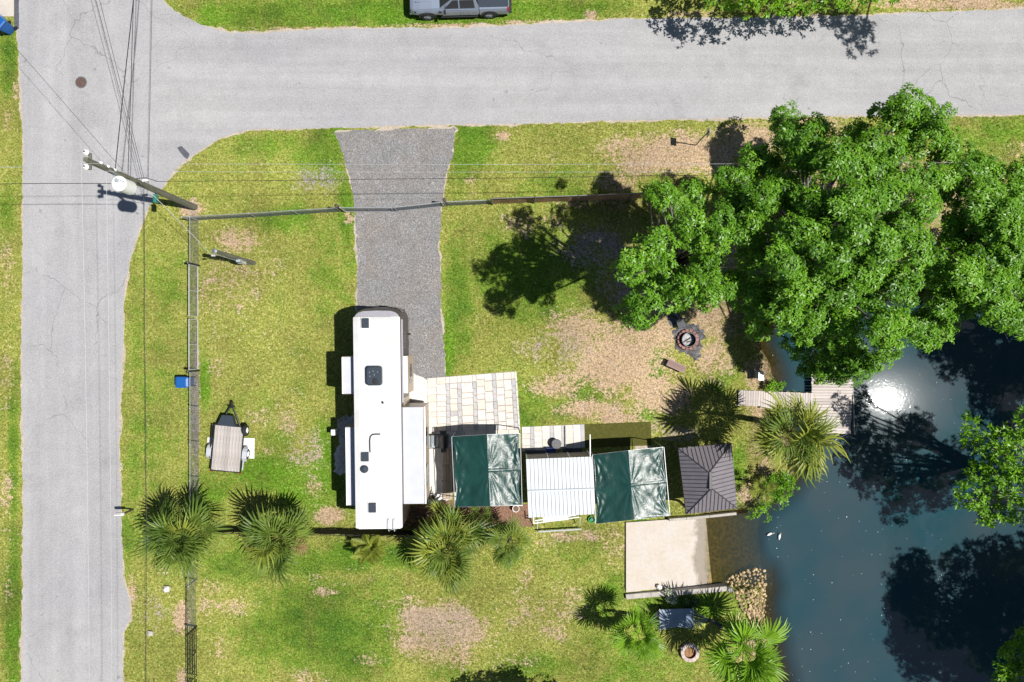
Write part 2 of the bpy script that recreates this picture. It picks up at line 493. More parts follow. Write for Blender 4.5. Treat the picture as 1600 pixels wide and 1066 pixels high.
def water_mat():
    m, t, b = new_mat('creek_water')
    t.nodes.remove(b)
    p = pos(t)
    dep = attr(t, 'depth')
    fac = rng_map(t, dep, .0, 1.25, .12, 1.0)
    n1 = noise(t, .13, 3, .6, p)
    col = mix_c(t, rng_map(t, n1, .4, .62, 0, 1), (.013, .048, .063), (.031, .053, .064))
    col = mix_c(t, rng_map(t, dep, .15, .8, 1, 0), col, (.045, .040, .018))
    df = nd(t, 'ShaderNodeBsdfDiffuse'); t.links.new(col, df.inputs[0])
    tr = nd(t, 'ShaderNodeBsdfTransparent'); tr.inputs[0].default_value = (.58, .57, .36, 1)
    m1 = nd(t, 'ShaderNodeMixShader'); t.links.new(fac, m1.inputs[0]); t.links.new(tr.outputs[0], m1.inputs[1]); t.links.new(df.outputs[0], m1.inputs[2])
    rip = math_n(t, 'ADD', noise(t, 1.6, 3, .6, p), math_n(t, 'MULTIPLY', noise(t, 7, 2, .6, p), .25))
    bp = nd(t, 'ShaderNodeBump'); bp.inputs['Strength'].default_value = .14; bp.inputs['Distance'].default_value = .02
    t.links.new(rip, bp.inputs['Height'])
    ga = nd(t, 'ShaderNodeBsdfGlossy'); ga.inputs['Roughness'].default_value = .014; t.links.new(bp.outputs[0], ga.inputs['Normal'])
    gb = nd(t, 'ShaderNodeBsdfGlossy'); gb.inputs['Roughness'].default_value = .036; t.links.new(bp.outputs[0], gb.inputs['Normal'])
    gm = nd(t, 'ShaderNodeMixShader'); gm.inputs[0].default_value = .06
    t.links.new(ga.outputs[0], gm.inputs[1]); t.links.new(gb.outputs[0], gm.inputs[2])
    fr = nd(t, 'ShaderNodeFresnel'); fr.inputs[0].default_value = 1.45
    m2 = nd(t, 'ShaderNodeMixShader'); t.links.new(fr.outputs[0], m2.inputs[0])
    t.links.new(m1.outputs[0], m2.inputs[1]); gc = nd(t, 'ShaderNodeBsdfGlossy'); gc.inputs['Roughness'].default_value = .13
    gn = nd(t, 'ShaderNodeMixShader'); gn.inputs[0].default_value = .012
    t.links.new(gm.outputs[0], gn.inputs[1]); t.links.new(gc.outputs[0], gn.inputs[2])
    t.links.new(gn.outputs[0], m2.inputs[2])
    t.links.new(m2.outputs[0], t.nodes['Material Output'].inputs['Surface'])
    return m
M['water'] = water_mat()

M['leaf_oak'] = leaf_mat('leaf_oak', (.026, .110, .006), (.225, .46, .028), (.32, .38, .03), spec=.4, trans=.32)
M['leaf_bright'] = leaf_mat('leaf_bright', (.05, .17, .008), (.24, .46, .018), trans=.35)
M['leaf_dark'] = leaf_mat('leaf_dark', (.018, .06, .010), (.05, .14, .018))
M['frond'] = leaf_mat('frond', (.036, .082, .010), (.225, .30, .05), rough=.45, orand=.5, spec=.3)
M['frond_yellow'] = leaf_mat('frond_yellow', (.10, .14, .012), (.33, .36, .06), rough=.45, orand=.4, spec=.3)
M['frond_fan'] = leaf_mat('frond_fan', (.07, .18, .008), (.23, .40, .025), rough=.42, orand=.35, spec=.35)
M['frond_dead'] = leaf_mat('frond_dead', (.20, .12, .05), (.34, .22, .09), rough=.6, orand=.3)
# ------------------------------------------------------------------ ground, creek, roads
WL = -0.35                                   # water level
SHORE = [(1300, 1420), (1236, 1200), (1222, 1066), (1203, 990), (1197, 960), (1196, 905), (1168, 893), (1142, 905), (1132, 916), (1108, 917),
         (1104, 808), (1150, 803), (1184, 800), (1215, 772), (1243, 742), (1248, 715), (1232, 680), (1205, 655), (1196, 632), (1206, 612),
         (1212, 590), (1205, 565), (1190, 540), (1192, 505), (1250, 470), (1400, 452), (1600, 436), (1900, 430), (2100, 520), (1700, 560), (1668, 700), (1662, 900), (1690, 1100), (1690, 1420)]
def ragged(P, step, amp, seed):
    rn = np.random.default_rng(seed); out = []
    for i in range(len(P)):
        a, b = np.array(P[i], float), np.array(P[(i + 1) % len(P)], float)
        L = np.linalg.norm(b - a); k = max(1, int(L / step)); nrm = np.array([-(b - a)[1], (b - a)[0]]) / (L + 1e-9)
        for j in range(k): out.append(a + (b - a) * j / k + nrm * (rn.normal() * amp if j else 0))
    return out
SHORE = ragged(SHORE, 16, 3.0, 4)
SH = np.array([G(*p)[:2] for p in SHORE])

def poly_sd(X, Y, P):
    """signed distance to polygon, positive inside"""
    d2 = np.full(X.shape, 1e9); ins = np.zeros(X.shape, bool)
    n = len(P)
    for i in range(n):
        a, b = P[i], P[(i + 1) % n]
        e = b - a
        wx, wy = X - a[0], Y - a[1]
        tt = np.clip((wx * e[0] + wy * e[1]) / (e @ e), 0, 1)
        d2 = np.minimum(d2, (wx - e[0] * tt) ** 2 + (wy - e[1] * tt) ** 2)
        c = ((a[1] > Y) != (b[1] > Y)) & (X < (b[0] - a[0]) * (Y - a[1]) / (b[1] - a[1] + 1e-12) + a[0])
        ins ^= c
    return np.where(ins, 1, -1) * np.sqrt(d2)

RX0, RX1 = G(978, 0).x, G(1192, 0).x
RY0, RY1 = G(0, 917).y, G(0, 808).y
def ramp_z(x):
    xm = G(1104, 0).x
    return np.where(x < xm, .02 - (x - RX0) / (xm - RX0) * (.02 - WL), WL - (x - xm) * .17)

def ground_z(X, Y):
    sd = poly_sd(X, Y, SH)
    bank = np.where(sd < -.7, 0.0, np.where(sd < 0, WL * ((sd + .7) / .7) ** 1.3, WL - .03 - .75 * np.minimum(sd, 2.2)))
    dx = np.maximum(np.maximum(RX0 - .15 - X, X - RX1), 0); dy = np.maximum(np.maximum(RY0 - .05 - Y, Y - RY1 - .05), 0)
    k = np.clip(1 - np.hypot(dx, dy) / np.where((X > G(1104, 0).x) & (sd > 0), .9, .15), 0, 1); k = k * k * (3 - 2 * k)
    return bank * (1 - k) + (np.minimum(ramp_z(X), .02) - .12) * k, sd

def blobs(X, Y, lst):
    a = np.zeros(X.shape)
    for (px, py, rx, ry, s) in lst:
        c = G(px, py)
        q = ((X - c.x) / (rx / 26)) ** 2 + ((Y - c.y) / (ry / 26)) ** 2
        a = np.maximum(a, s * np.clip(1.45 - q ** .5 * .95, 0, 1))
    return a

DIRT = [(965, 565, 85, 55, 1), (905, 515, 60, 35, .8), (1020, 612, 50, 40, .9), (1110, 500, 45, 45, .8), (1115, 560, 40, 35, .75), (872, 603, 50, 22, .75),
        (925, 640, 60, 18, .85), (838, 545, 40, 30, .45), (960, 652, 50, 12, .9), (1050, 620, 30, 30, .9), (1010, 520, 60, 40, .9), (900, 590, 30, 20, .6),
        (930, 385, 60, 40, .7), (990, 440, 60, 50, .75), (815, 350, 40, 25, .55), (860, 345, 30, 15, .5), (1030, 470, 30, 30, .8),
        (1070, 240, 110, 34, 1), (990, 232, 60, 24, .8), (965, 285, 40, 20, .7), (786, 212, 12, 9, 1), (1180, 215, 70, 26, .9), (1260, 190, 60, 8, .8), (1000, 255, 40, 24, .8),
        (1330, 210, 70, 16, .55), (1365, 225, 30, 14, .8), (860, 245, 30, 10, .4), (735, 292, 14, 22, .5), (945, 320, 120, 12, .5), (1400, 350, 220, 120, .7), (1200, 400, 80, 100, .8),
        (372, 375, 40, 20, .85), (360, 440, 60, 60, .5), (340, 560, 22, 50, .45), (450, 655, 26, 45, .55), (478, 705, 34, 40, .6), (492, 762, 16, 24, .6), (515, 806, 24, 16, 1),
        (400, 420, 50, 30, .45), (400, 650, 30, 20, .5), (420, 705, 10, 8, .6), (330, 480, 30, 50, .4), (420, 530, 60, 50, .25), (545, 340, 8, 10, .8), (300, 328, 22, 16, 1),
        (680, 972, 66, 30, 1), (725, 985, 50, 26, .9), (655, 1005, 45, 22, .8), (700, 1020, 60, 30, .6), (700, 945, 30, 12, .6), (635, 940, 50, 14, .5), (320, 945, 30, 24, .5), (365, 948, 40, 16, .6), (283, 965, 15, 26, 1), (284, 1058, 8, 18, .9),
        (330, 920, 30, 16, .5), (345, 1020, 12, 30, .6), (480, 1060, 30, 14, .6), (820, 960, 50, 40, .5), (885, 945, 40, 40, .55), (870, 985, 36, 22, .6), (960, 855, 26, 40, .5), (900, 838, 60, 12, .6), (850, 845, 30, 20, .5), (1000, 950, 20, 12, .3), (580, 1030, 20, 15, .5),
        (540, 905, 90, 16, .3), (800, 1030, 60, 20, .4), (505, 925, 20, 10, .6), (820, 900, 18, 20, .5),
        (13, 880, 10, 80, .4), (10, 770, 12, 50, .6), (12, 580, 14, 60, .45), (12, 420, 14, 60, .5), (12, 190, 10, 20, .7), (25, 140, 6, 16, .7), (240, 960, 26, 40, .5), (255, 885, 20, 20, .4), (205, 930, 8, 30, .8),
        (1480, 6, 130, 10, .95), (1560, 10, 80, 6, .9), (1075, 22, 60, 6, .7), (925, 24, 12, 8, .9), (720, 41, 110, 4, .9), (850, 34, 80, 4, .8), (520, 45, 120, 4, .8), (1600, 235, 30, 20, .5),
        (1180, 700, 14, 60, .5), (1165, 770, 14, 25, .8), (1200, 730, 14, 50, .9), (1185, 585, 22, 26, 1), (1010, 665, 40, 16, .6), (1060, 680, 40, 16, .7), (1230, 690, 30, 40, .9), (1180, 985, 16, 60, .9), (1150, 1000, 16, 40, .7), (1195, 640, 30, 20, .9)]
LUSH = [(640, 18, 260, 24, 1), (420, 25, 120, 24, .8), (900, 15, 80, 14, .7), (495, 970, 80, 60, .95), (540, 1010, 70, 50, .9), (430, 990, 60, 50, .6), (600, 960, 40, 60, .6), (1025, 575, 13, 30, 1.3), (1032, 625, 34, 22, 1), (1010, 640, 20, 24, .8),
        (835, 420, 90, 70, .8), (715, 470, 22, 90, .8), (700, 540, 10, 60, 1), (745, 215, 34, 24, .9), (725, 240, 30, 40, .7), (880, 300, 60, 40, .5), (820, 640, 40, 40, .7), (920, 610, 40, 26, .9), (940, 600, 30, 14, .8), (880, 640, 20, 16, .8),
        (510, 240, 40, 40, .8), (420, 225, 60, 18, .5), (520, 420, 30, 80, .4), (540, 330, 12, 60, .8), (450, 340, 50, 20, .7), (430, 740, 60, 30, .9), (500, 760, 60, 50, .6), (510, 720, 16, 60, .9), (330, 760, 40, 30, .6), (320, 600, 8, 40, 1), (440, 690, 24, 20, .6), (395, 640, 60, 20, .3),
        (550, 870, 50, 24, .9), (630, 870, 40, 20, .9), (370, 880, 50, 30, .8), (480, 880, 40, 24, .7), (210, 740, 16, 60, .5), (240, 640, 40, 120, .35), (200, 840, 12, 30, .9), (215, 500, 14, 80, .3),
        (940, 960, 60, 50, .45), (960, 930, 20, 30, .7), (1000, 1040, 80, 30, .4), (830, 1040, 60, 20, .7), (1110, 945, 50, 20, .7), (1050, 940, 60, 16, .9), (20, 720, 8, 120, .8), (20, 960, 12, 120, 1), (15, 90, 14, 50, .9), (12, 330, 12, 50, .5), (24, 620, 8, 60, .5),
        (1000, 815, 14, 5, 1), (900, 858, 60, 30, .3), (1130, 590, 26, 26, .5), (1155, 740, 14, 50, .7), (260, 440, 40, 40, .4), (700, 1050, 30, 16, .5), (800, 870, 20, 20, .5), (1560, 215, 70, 30, .4), (800, 585, 30, 30, .3), (840, 485, 60, 20, .7)]
LIME = [(430, 742, 55, 26, .9), (500, 735, 18, 60, 1), (470, 770, 50, 24, .7), (321, 600, 7, 40, 1), (330, 785, 30, 20, .6), (700, 545, 9, 50, 1), (693, 580, 6, 14, 1), (1026, 580, 12, 30, 1), (1032, 628, 34, 20, .8), (1010, 645, 18, 20, .7), (690, 20, 170, 18, .8), (330, 20, 40, 20, .6), (545, 330, 8, 30, .7), (525, 240, 12, 40, .7),
        (1560, 215, 60, 26, .6), (1070, 950, 70, 14, .6), (950, 940, 20, 40, .4), (740, 230, 40, 30, .5), (420, 240, 60, 24, .35), (720, 300, 12, 10, .6), (225, 835, 14, 20, .8), (22, 1000, 10, 90, .7), (1150, 745, 12, 40, .7), (985, 1040, 60, 20, .4), (550, 868, 40, 14, .5), (470, 350, 40, 14, .5), (690, 480, 10, 60, .5), (800, 430, 60, 40, .3)]
GREY = [(500, 280, 42, 30, 1), (475, 255, 26, 18, .7), (930, 385, 60, 40, .8), (990, 440, 50, 40, .7), (690, 975, 60, 30, .35), (240, 960, 24, 40, .6), (1060, 680, 60, 20, .7), (478, 705, 30, 40, .5), (850, 545, 60, 30, .4), (300, 560, 9, 230, .9), (306, 640, 7, 130, .9)]
MUD = [(1150, 860, 45, 60, 1), (1185, 700, 16, 60, .6), (1205, 590, 18, 30, 1), (1215, 730, 14, 50, .8), (1400, 480, 260, 60, .9)]
DIRT += [(498, 280, 40, 26, .62), (306, 640, 6, 130, 1), (305, 460, 6, 110, .45)]

def build_ground():
    st = .2
    xs = np.arange(-40, 46.01, st); ys = np.arange(-33, 33.01, st)
    X, Y = np.meshgrid(xs, ys)
    Z, sd = ground_z(X, Y)
    nx, ny = len(xs), len(ys)
    idx = np.arange(nx * ny).reshape(ny, nx)
    Q = np.stack([idx[:-1, :-1], idx[:-1, 1:], idx[1:, 1:], idx[1:, :-1]], -1).reshape(-1, 4)
    V = np.stack([X, Y, Z], -1).reshape(-1, 3)
    x0, x1, y0, y1, B = xs[0], xs[-1], ys[0], ys[-1], 900.0
    gx, gy = [-B, x0, x1, B], [-B, y0, y1, B]
    ev, ef = [], []
    for i in range(3):
        for j in range(3):
            if i == 1 and j == 1: continue
            b = len(V) + len(ev)
            ev += [(gx[i], gy[j], 0), (gx[i + 1], gy[j], 0), (gx[i + 1], gy[j + 1], 0), (gx[i], gy[j + 1], 0)]
            ef.append((b, b + 1, b + 2, b + 3))
    ex = np.array(ev)
    V = np.vstack([V, ex]); Q = np.vstack([Q, np.array(ef)])
    VX, VY = V[:, 0], V[:, 1]
    wet = np.concatenate([np.clip((sd.ravel() + .55) / .5, 0, 1), np.zeros(len(ex))])
    mud = np.maximum(wet, blobs(VX, VY, MUD) * .75)
    o = np_mesh('ground', V, Q, M['lawn'], attrs={'dirt': blobs(VX, VY, DIRT), 'lush': blobs(VX, VY, LUSH), 'lime': blobs(VX, VY, LIME), 'grey': blobs(VX, VY, GREY), 'mud': np.clip(mud, 0, 1)})
    tag(o, kind='structure')

build_ground()

def build_water():
    st = .25
    a, b = G(1070, 1400), G(2000, 420)
    xs = np.arange(a.x, b.x, st); ys = np.arange(a.y, b.y, st)
    X, Y = np.meshgrid(xs, ys)
    Z, sd = ground_z(X, Y)
    dep = np.clip(WL - Z, 0, 3)
    idx = np.arange(X.size).reshape(X.shape)
    keep = (sd > -1.2)
    kq = keep[:-1, :-1] | keep[1:, 1:] | keep[:-1, 1:] | keep[1:, :-1]
    Q = np.stack([idx[:-1, :-1], idx[:-1, 1:], idx[1:, 1:], idx[1:, :-1]], -1)[kq]
    used = np.unique(Q); rem = np.full(X.size, -1); rem[used] = np.arange(len(used))
    V = np.stack([X, Y, np.full(X.shape, WL)], -1).reshape(-1, 3)[used]
    o = np_mesh('creek_water', V, rem[Q], M['water'], attrs={'depth': dep.ravel()[used]}, smooth=True)
    tag(o, kind='structure')
build_water()

def densify(P, step=.35, jit=0.0, seed=1):
    rn = np.random.default_rng(seed)
    out = []
    n = len(P)
    ph = rn.uniform(0, 6.28, 8); fr = rn.uniform(.25, 3.2, 8)
    s = 0
    for i in range(n):
        a, b = Vector(P[i][:2]), Vector(P[(i + 1) % n][:2])
        L = (b - a).length
        if L > 90:                                   # the far run-off of a road
            out.append(a); s += L; continue
        k = max(1, int(L / step)); nrm = Vector((-(b - a).y, (b - a).x)).normalized()
        for j in range(k):
            u = s + L * j / k
            d = sum(math.sin(u * f + p) / (1 + f) for f, p in zip(fr, ph)) * .5 + rn.normal() * .35
            out.append(a + (b - a) * (j / k) + nrm * (d * jit))
        s += L
    return out

def sheet(name, P, z, m, jit=.03, step=.35, seed=1, kind='structure'):
    pts = densify(P, step, jit, seed)
    vs = [(p.x, p.y, z) for p in pts]
    tris = tessellate_polygon([[Vector(v) for v in vs]])
    fs = []
    for t in tris:
        a, b, c = (vs[i] for i in t)
        cr = (b[0] - a[0]) * (c[1] - a[1]) - (b[1] - a[1]) * (c[0] - a[0])
        fs.append(tuple(t) if cr > 0 else tuple(reversed(t)))
    me = bpy.data.meshes.new(name); me.from_pydata(vs, [], fs); me.materials.append(m); me.update()
    o = link_mesh(name, me)
    if kind: o['kind'] = kind
    return o

def PX(lst): return [G(*p)[:2] for p in lst]

ROAD = [(30, -6000), (30, -60), (27, 45), (33, 130), (38, 250), (36, 400), (35, 600), (37, 800), (35, 1066), (35, 1150), (35, 8000), (190, 8000), (190, 1150), (191, 1060), (192, 990), (203, 968), (203, 935),
        (192, 905), (191, 860), (188, 780), (186, 700), (188, 620), (192, 540), (193, 480), (197, 440), (205, 400), (217, 362), (232, 325), (255, 290), (280, 258), (310, 236), (345, 215),
        (390, 203), (450, 201), (520, 200), (640, 196), (715, 195), (850, 192), (1000, 188), (1150, 184), (1300, 181), (1600, 179), (1760, 178), (9000, 178), (9000, 10), (1760, 12), (1600, 14), (1450, 20), (1300, 27),
        (1100, 29), (1000, 29), (900, 35), (800, 40), (700, 44), (600, 45), (500, 46), (430, 50), (400, 53), (360, 51), (320, 42), (285, 25), (258, 5), (245, -15), (240, -60), (240, -6000)]
def offset_poly(P, d):
    n = len(P); out = []
    for i in range(n):
        a, b, c = Vector(P[i - 1]), Vector(P[i]), Vector(P[(i + 1) % n])
        t = (c - a).normalized()
        out.append(b + Vector((t.y, -t.x)) * d)
    return out
RW = PX(ROAD)
area = sum(RW[i][0] * RW[(i + 1) % len(RW)][1] - RW[(i + 1) % len(RW)][0] * RW[i][1] for i in range(len(RW)))
sgn = 1 if area > 0 else -1
sheet('road_shoulder', offset_poly(RW, .09 * sgn), .006, M['shoulder'], jit=.10, step=.22, seed=5)
sheet('road', RW, .016, M['road'], jit=.05, step=.3, seed=3)
tag(sheet('dark_patch', PX([(277, 231), (284, 228), (297, 241), (293, 249), (287, 246)]), .021, M['dark_patch'], jit=.03, step=.15), kind='structure')  # small irregular patch, darker than the road around it
sheet('gutter_strip', PX([(22, -60), (30, -60), (30, 46), (23, 40)]), .022, M['dark_patch'], jit=.02)
sheet('concrete_apron', PX([(-80, -60), (22, -60), (22, 26), (-80, 26)]), .020, M['concrete'], jit=.01)

DRIVE = [(524, 206), (540, 245), (552, 300), (557, 400), (557, 480), (560, 600), (640, 604), (697, 590), (694, 560), (689, 480), (686, 380), (690, 320), (697, 280), (707, 235), (714, 199)]
sheet('gravel_driveway', PX(DRIVE), .011, M['gravel'], jit=.10, step=.2, seed=9)
sheet('driveway_edge', offset_poly(PX(DRIVE), .03), .0035, M['shoulder'], jit=.13, step=.2, seed=19)
sheet('shell_gravel', PX([(628, 600), (642, 584), (660, 590), (682, 600), (690, 592), (684, 604), (676, 640), (672, 672), (710, 672), (710, 692), (706, 700), (706, 780), (664, 794), (640, 640)]), .015, M['shell'], jit=.12, step=.2, seed=12)
sheet('shell_gravel_bed', PX([(527, 655), (540, 648), (556, 652), (558, 735), (526, 737), (530, 700)]), .012, M['shell'], jit=.25, step=.2, seed=14)
sheet('mulch_bed', PX([(630, 795), (700, 782), (830, 788), (832, 822), (645, 826), (628, 822)]), .014, M['earth'], jit=.12, step=.25, seed=4)
sheet('turf_mat', PX([(913, 663), (1017, 659), (1018, 696), (914, 700)]), .018, M['turf'], jit=.004, step=.5)
sheet('sandy_pad', PX([(992, 697), (1018, 696), (1018, 712), (992, 712)]), .016, M['shoulder'], jit=.02)
sheet('fire_pit_ash', PX([(1052, 522), (1058, 512), (1070, 505), (1088, 506), (1099, 514), (1102, 528), (1098, 542), (1096, 556), (1086, 562), (1076, 556), (1062, 552), (1052, 540)]), .013, M['char'], jit=.20, step=.12, seed=8)
sheet('fire_pit_scorch', PX([(1040, 492), (1062, 486), (1072, 500), (1062, 512), (1048, 512)]), .009, M['char'], jit=.22, step=.15, seed=18)

# pebbles standing proud on the gravel drive, too many to count
def scatter_poly(P, n, rn):
    P = np.array([p[:2] for p in P]); lo, hi = P.min(0), P.max(0)
    X = rn.uniform(lo[0], hi[0], n * 3); Y = rn.uniform(lo[1], hi[1], n * 3)
    k = poly_sd(X, Y, P) > .03
    return np.stack([X[k], Y[k]], 1)[:n]
def pebbles(name, P, n, smin, smax, z, m, seed):
    rn = np.random.default_rng(seed)
    C = scatter_poly(P, n, rn); n = len(C)
    base = np.array([(1, 0, 0), (-.5, .87, 0), (-.5, -.87, 0), (.35, .2, .75), (-.4, .1, .65)], float)
    tri = np.array([(0, 1, 3), (1, 4, 3), (1, 2, 4), (2, 0, 3), (2, 3, 4)])
    s = rn.uniform(smin, smax, n) * rn.uniform(.7, 1.3, n); a = rn.uniform(0, 6.28, n)
    ca, sa = np.cos(a), np.sin(a)
    B = base[None] * s[:, None, None] * rn.uniform(.75, 1.25, (n, 1, 3))
    V = np.stack([B[..., 0] * ca[:, None] - B[..., 1] * sa[:, None] + C[:, 0, None], B[..., 0] * sa[:, None] + B[..., 1] * ca[:, None] + C[:, 1, None], B[..., 2] + z], -1).reshape(-1, 3)
    T = (tri[None] + (np.arange(n) * 5)[:, None, None]).reshape(-1, 3)
    return tag(np_mesh(name, V, T, m), kind='stuff')
pebbles('gravel_stones', PX(DRIVE), 22000, .012, .032, .010, M['pebble'], 31)
pebbles('shell_stones', PX([(628, 600), (642, 586), (660, 592), (682, 602), (676, 640), (672, 672), (668, 690), (668, 720), (680, 770), (664, 792), (640, 640)]), 3500, .02, .05, .014, M['rock_pale'], 32)
pebbles('bed_stones', PX([(527, 655), (540, 648), (556, 652), (558, 735), (526, 737), (530, 700)]), 900, .03, .07, .012, M['rock_pale'], 33)
pebbles('mulch_chips', PX([(630, 795), (700, 782), (830, 788), (832, 822), (645, 826), (628, 822)]), 3500, .02, .06, .012, M['flower'], 34)

# boat ramp: concrete slab running down under the water, walls either side
def ramp_mat():
    m, t, b = new_mat('ramp_concrete')
    p = pos(t)
    n1 = noise(t, .8, 4, .65, p); n2 = noise(t, 5, 3, .65, p); n3 = noise(t, 28, 2, .6, p)
    sx = nd(t, 'ShaderNodeSeparateXYZ'); t.links.new(p, sx.inputs[0])
    xx = math_n(t, 'ADD', sx.outputs[0], math_n(t, 'MULTIPLY', math_n(t, 'SUBTRACT', n1, .5), 1.6))
    damp = rng_map(t, xx, G(1082, 0).x, G(1090, 0).x, 0, 1)
    c = mix_c(t, rng_map(t, n1, .35, .65, 0, 1), (.46, .42, .385), (.44, .385, .32))
    c = mix_c(t, rng_map(t, n2, .55, .75, 0, .35), c, (.36, .31, .25))
    c = mix_c(t, damp, c, (.25, .215, .175))
    weed = rng_map(t, math_n(t, 'ADD', sx.outputs[0], math_n(t, 'MULTIPLY', n1, .5)), G(1102, 0).x + .25, G(1112, 0).x + .25, 0, 1)
    wc = mix_c(t, rng_map(t, n2, .38, .62, 0, 1), (.09, .075, .03), (.27, .185, .07))
    wc = mix_c(t, rng_map(t, n1, .45, .6, 0, .6), wc, (.10, .10, .05))
    c = mix_c(t, weed, c, wc)
    f = math_n(t, 'MULTIPLY', rng_map(t, n2, .3, .7, .93, 1.07), rng_map(t, n3, .3, .7, .9, 1.1))
    t.links.new(scale_c(t, c, f), b.inputs['Base Color']); b.inputs['Roughness'].default_value = .85
    return m
def build_ramp():
    mb = MB()
    xs = [G(x, 0).x for x in np.linspace(978, 1192, 16)]
    z = [float(ramp_z(np.array(x))) + .012 for x in xs]
    ya, yb = [], []
    for x, px in zip(xs, np.linspace(978, 1192, 16)):
        ya.append(G(0, 817 - (px - 978) * .052).y + .02); yb.append(G(0, 925 - (px - 978) * .055).y)
    rows = []
    NY = 10
    vs = []; fs = []
    for i, x in enumerate(xs):
        for j in range(NY + 1):
            y = ya[i] + (yb[i] - ya[i]) * j / NY
            vs.append((x + .28 * (j / NY) * (i / 15), y, z[i] + .035 * (j / NY) ** 1.4))
    for i in range(15):
        for j in range(NY):
            a = i * (NY + 1) + j
            fs.append((a, a + 1, a + NY + 2, a + NY + 1))
    b = len(vs)
    fs = [tuple(reversed(f)) for f in fs]
    mb.add(vs, fs)
    o = mb.build('boat_ramp', ramp_mat())
    tag(o, kind='structure')
build_ramp()
def ramp_wall(name, pts, w, h, label):
    r = thing(name, G(*pts[0]), label, 'wall')
    pw = [G(*p) for p in pts]
    for i in range(len(pw) - 1):
        a, b = pw[i], pw[i + 1]
        L = (b - a).length; mid = (a + b) / 2
        MB().box((mid.x, mid.y, h / 2 - .35), (L - .012, w, h + .7), math.atan2(b.y - a.y, b.x - a.x), .015).build('concrete_block', M['concrete_wall'], r, world=True)
ramp_wall('retaining_wall', [(977, 931), (1016, 927.5), (1056, 924.5), (1096, 921.5), (1134, 918)], .30, .22, 'low grey concrete wall along the south edge of the boat ramp')
ramp_wall('retaining_wall', [(1045, 812), (1072, 810), (1108, 806.5), (1150, 802)], .16, .12, 'thin concrete kerb along the north edge of the boat ramp below the gazebo')

# patio and walkway of laid pavers
pv_mesh = {}
for k in ('beige', 'grey'):
    pv_mesh[k] = MB().box((0, 0, .0), (1, 1, .05), 0, .014).mesh('paver', M['paver_' + k])
def patio(name, quad, cols, rows_m, z):
    """quad: photo corners tl, tr, br, bl; cols: list of (u0,u1,grey)"""
    tl, tr, br, bl = [G(*p) for p in quad]
    base = sheet(name, [tl, bl, br, tr], z, M['shoulder'], jit=.0, step=5)
    rot = math.atan2((tr - tl).y, (tr - tl).x)
    def at(u, v): return tl * (1 - u) * (1 - v) + tr * u * (1 - v) + br * u * v + bl * (1 - u) * v
    Lx, Ly = (tr - tl).length, (bl - tl).length
    for (u0, u1, grey) in cols:
        v = 0.0
        first = True
        while v < .999:
            dv = (R.choice(rows_m) / Ly)
            if grey: dv = .40 / Ly
            if 1 - v - dv < .18 / Ly: dv = 1 - v
            g = grey
            if grey == 2 and v < .06: g = 0
            if not grey and R.random() < .035: g = 1
            c = at((u0 + u1) / 2, v + dv / 2)
            o = link_mesh('paver', pv_mesh['grey' if g else 'beige'], base, (c.x, c.y, z + .02 + R.uniform(-.004, .004)), (R.uniform(-.006, .006), R.uniform(-.006, .006), rot + R.uniform(-.006, .006)),
                          ((u1 - u0) * Lx - .012, dv * Ly - .012, 1))
            v += dv
def columns(marks, total, wmax):
    cols = []
    for (a, b, g) in marks:
        if g: cols.append((a / total, b / total, g))
        else:
            k = max(1, round((b - a) / wmax)); 
            for i in range(k): cols.append(((a + (b - a) * i / k) / total, (a + (b - a) * (i + 1) / k) / total, 0))
    return cols
patio('paver_patio', [(668, 591), (807, 580), (813, 671), (668, 675)],
      columns([(0, 29, 0), (29, 35, 2), (35, 47, 0), (47, 53, 2), (53, 71, 0), (71, 77, 2), (77, 102, 0), (102, 108, 1), (108, 132, 0), (132, 138, 2), (138, 141, 0)], 141, 12.5), [.30, .42, .42, .6], .016)
patio('paver_walkway', [(815, 667), (913, 663), (914, 699), (816, 706)],
      columns([(0, 13, 0), (13, 19, 1), (19, 44, 0), (44, 50, 1), (50, 62, 0), (62, 68, 1), (68, 92, 0), (92, 98, 1)], 98, 12.5), [.30, .42, .42, .6], .017)
patio('paver_floor', [(709, 673), (812, 671), (812, 776), (709, 782)], columns([(0, 103, 0)], 103, 17), [.42, .6], .0165)
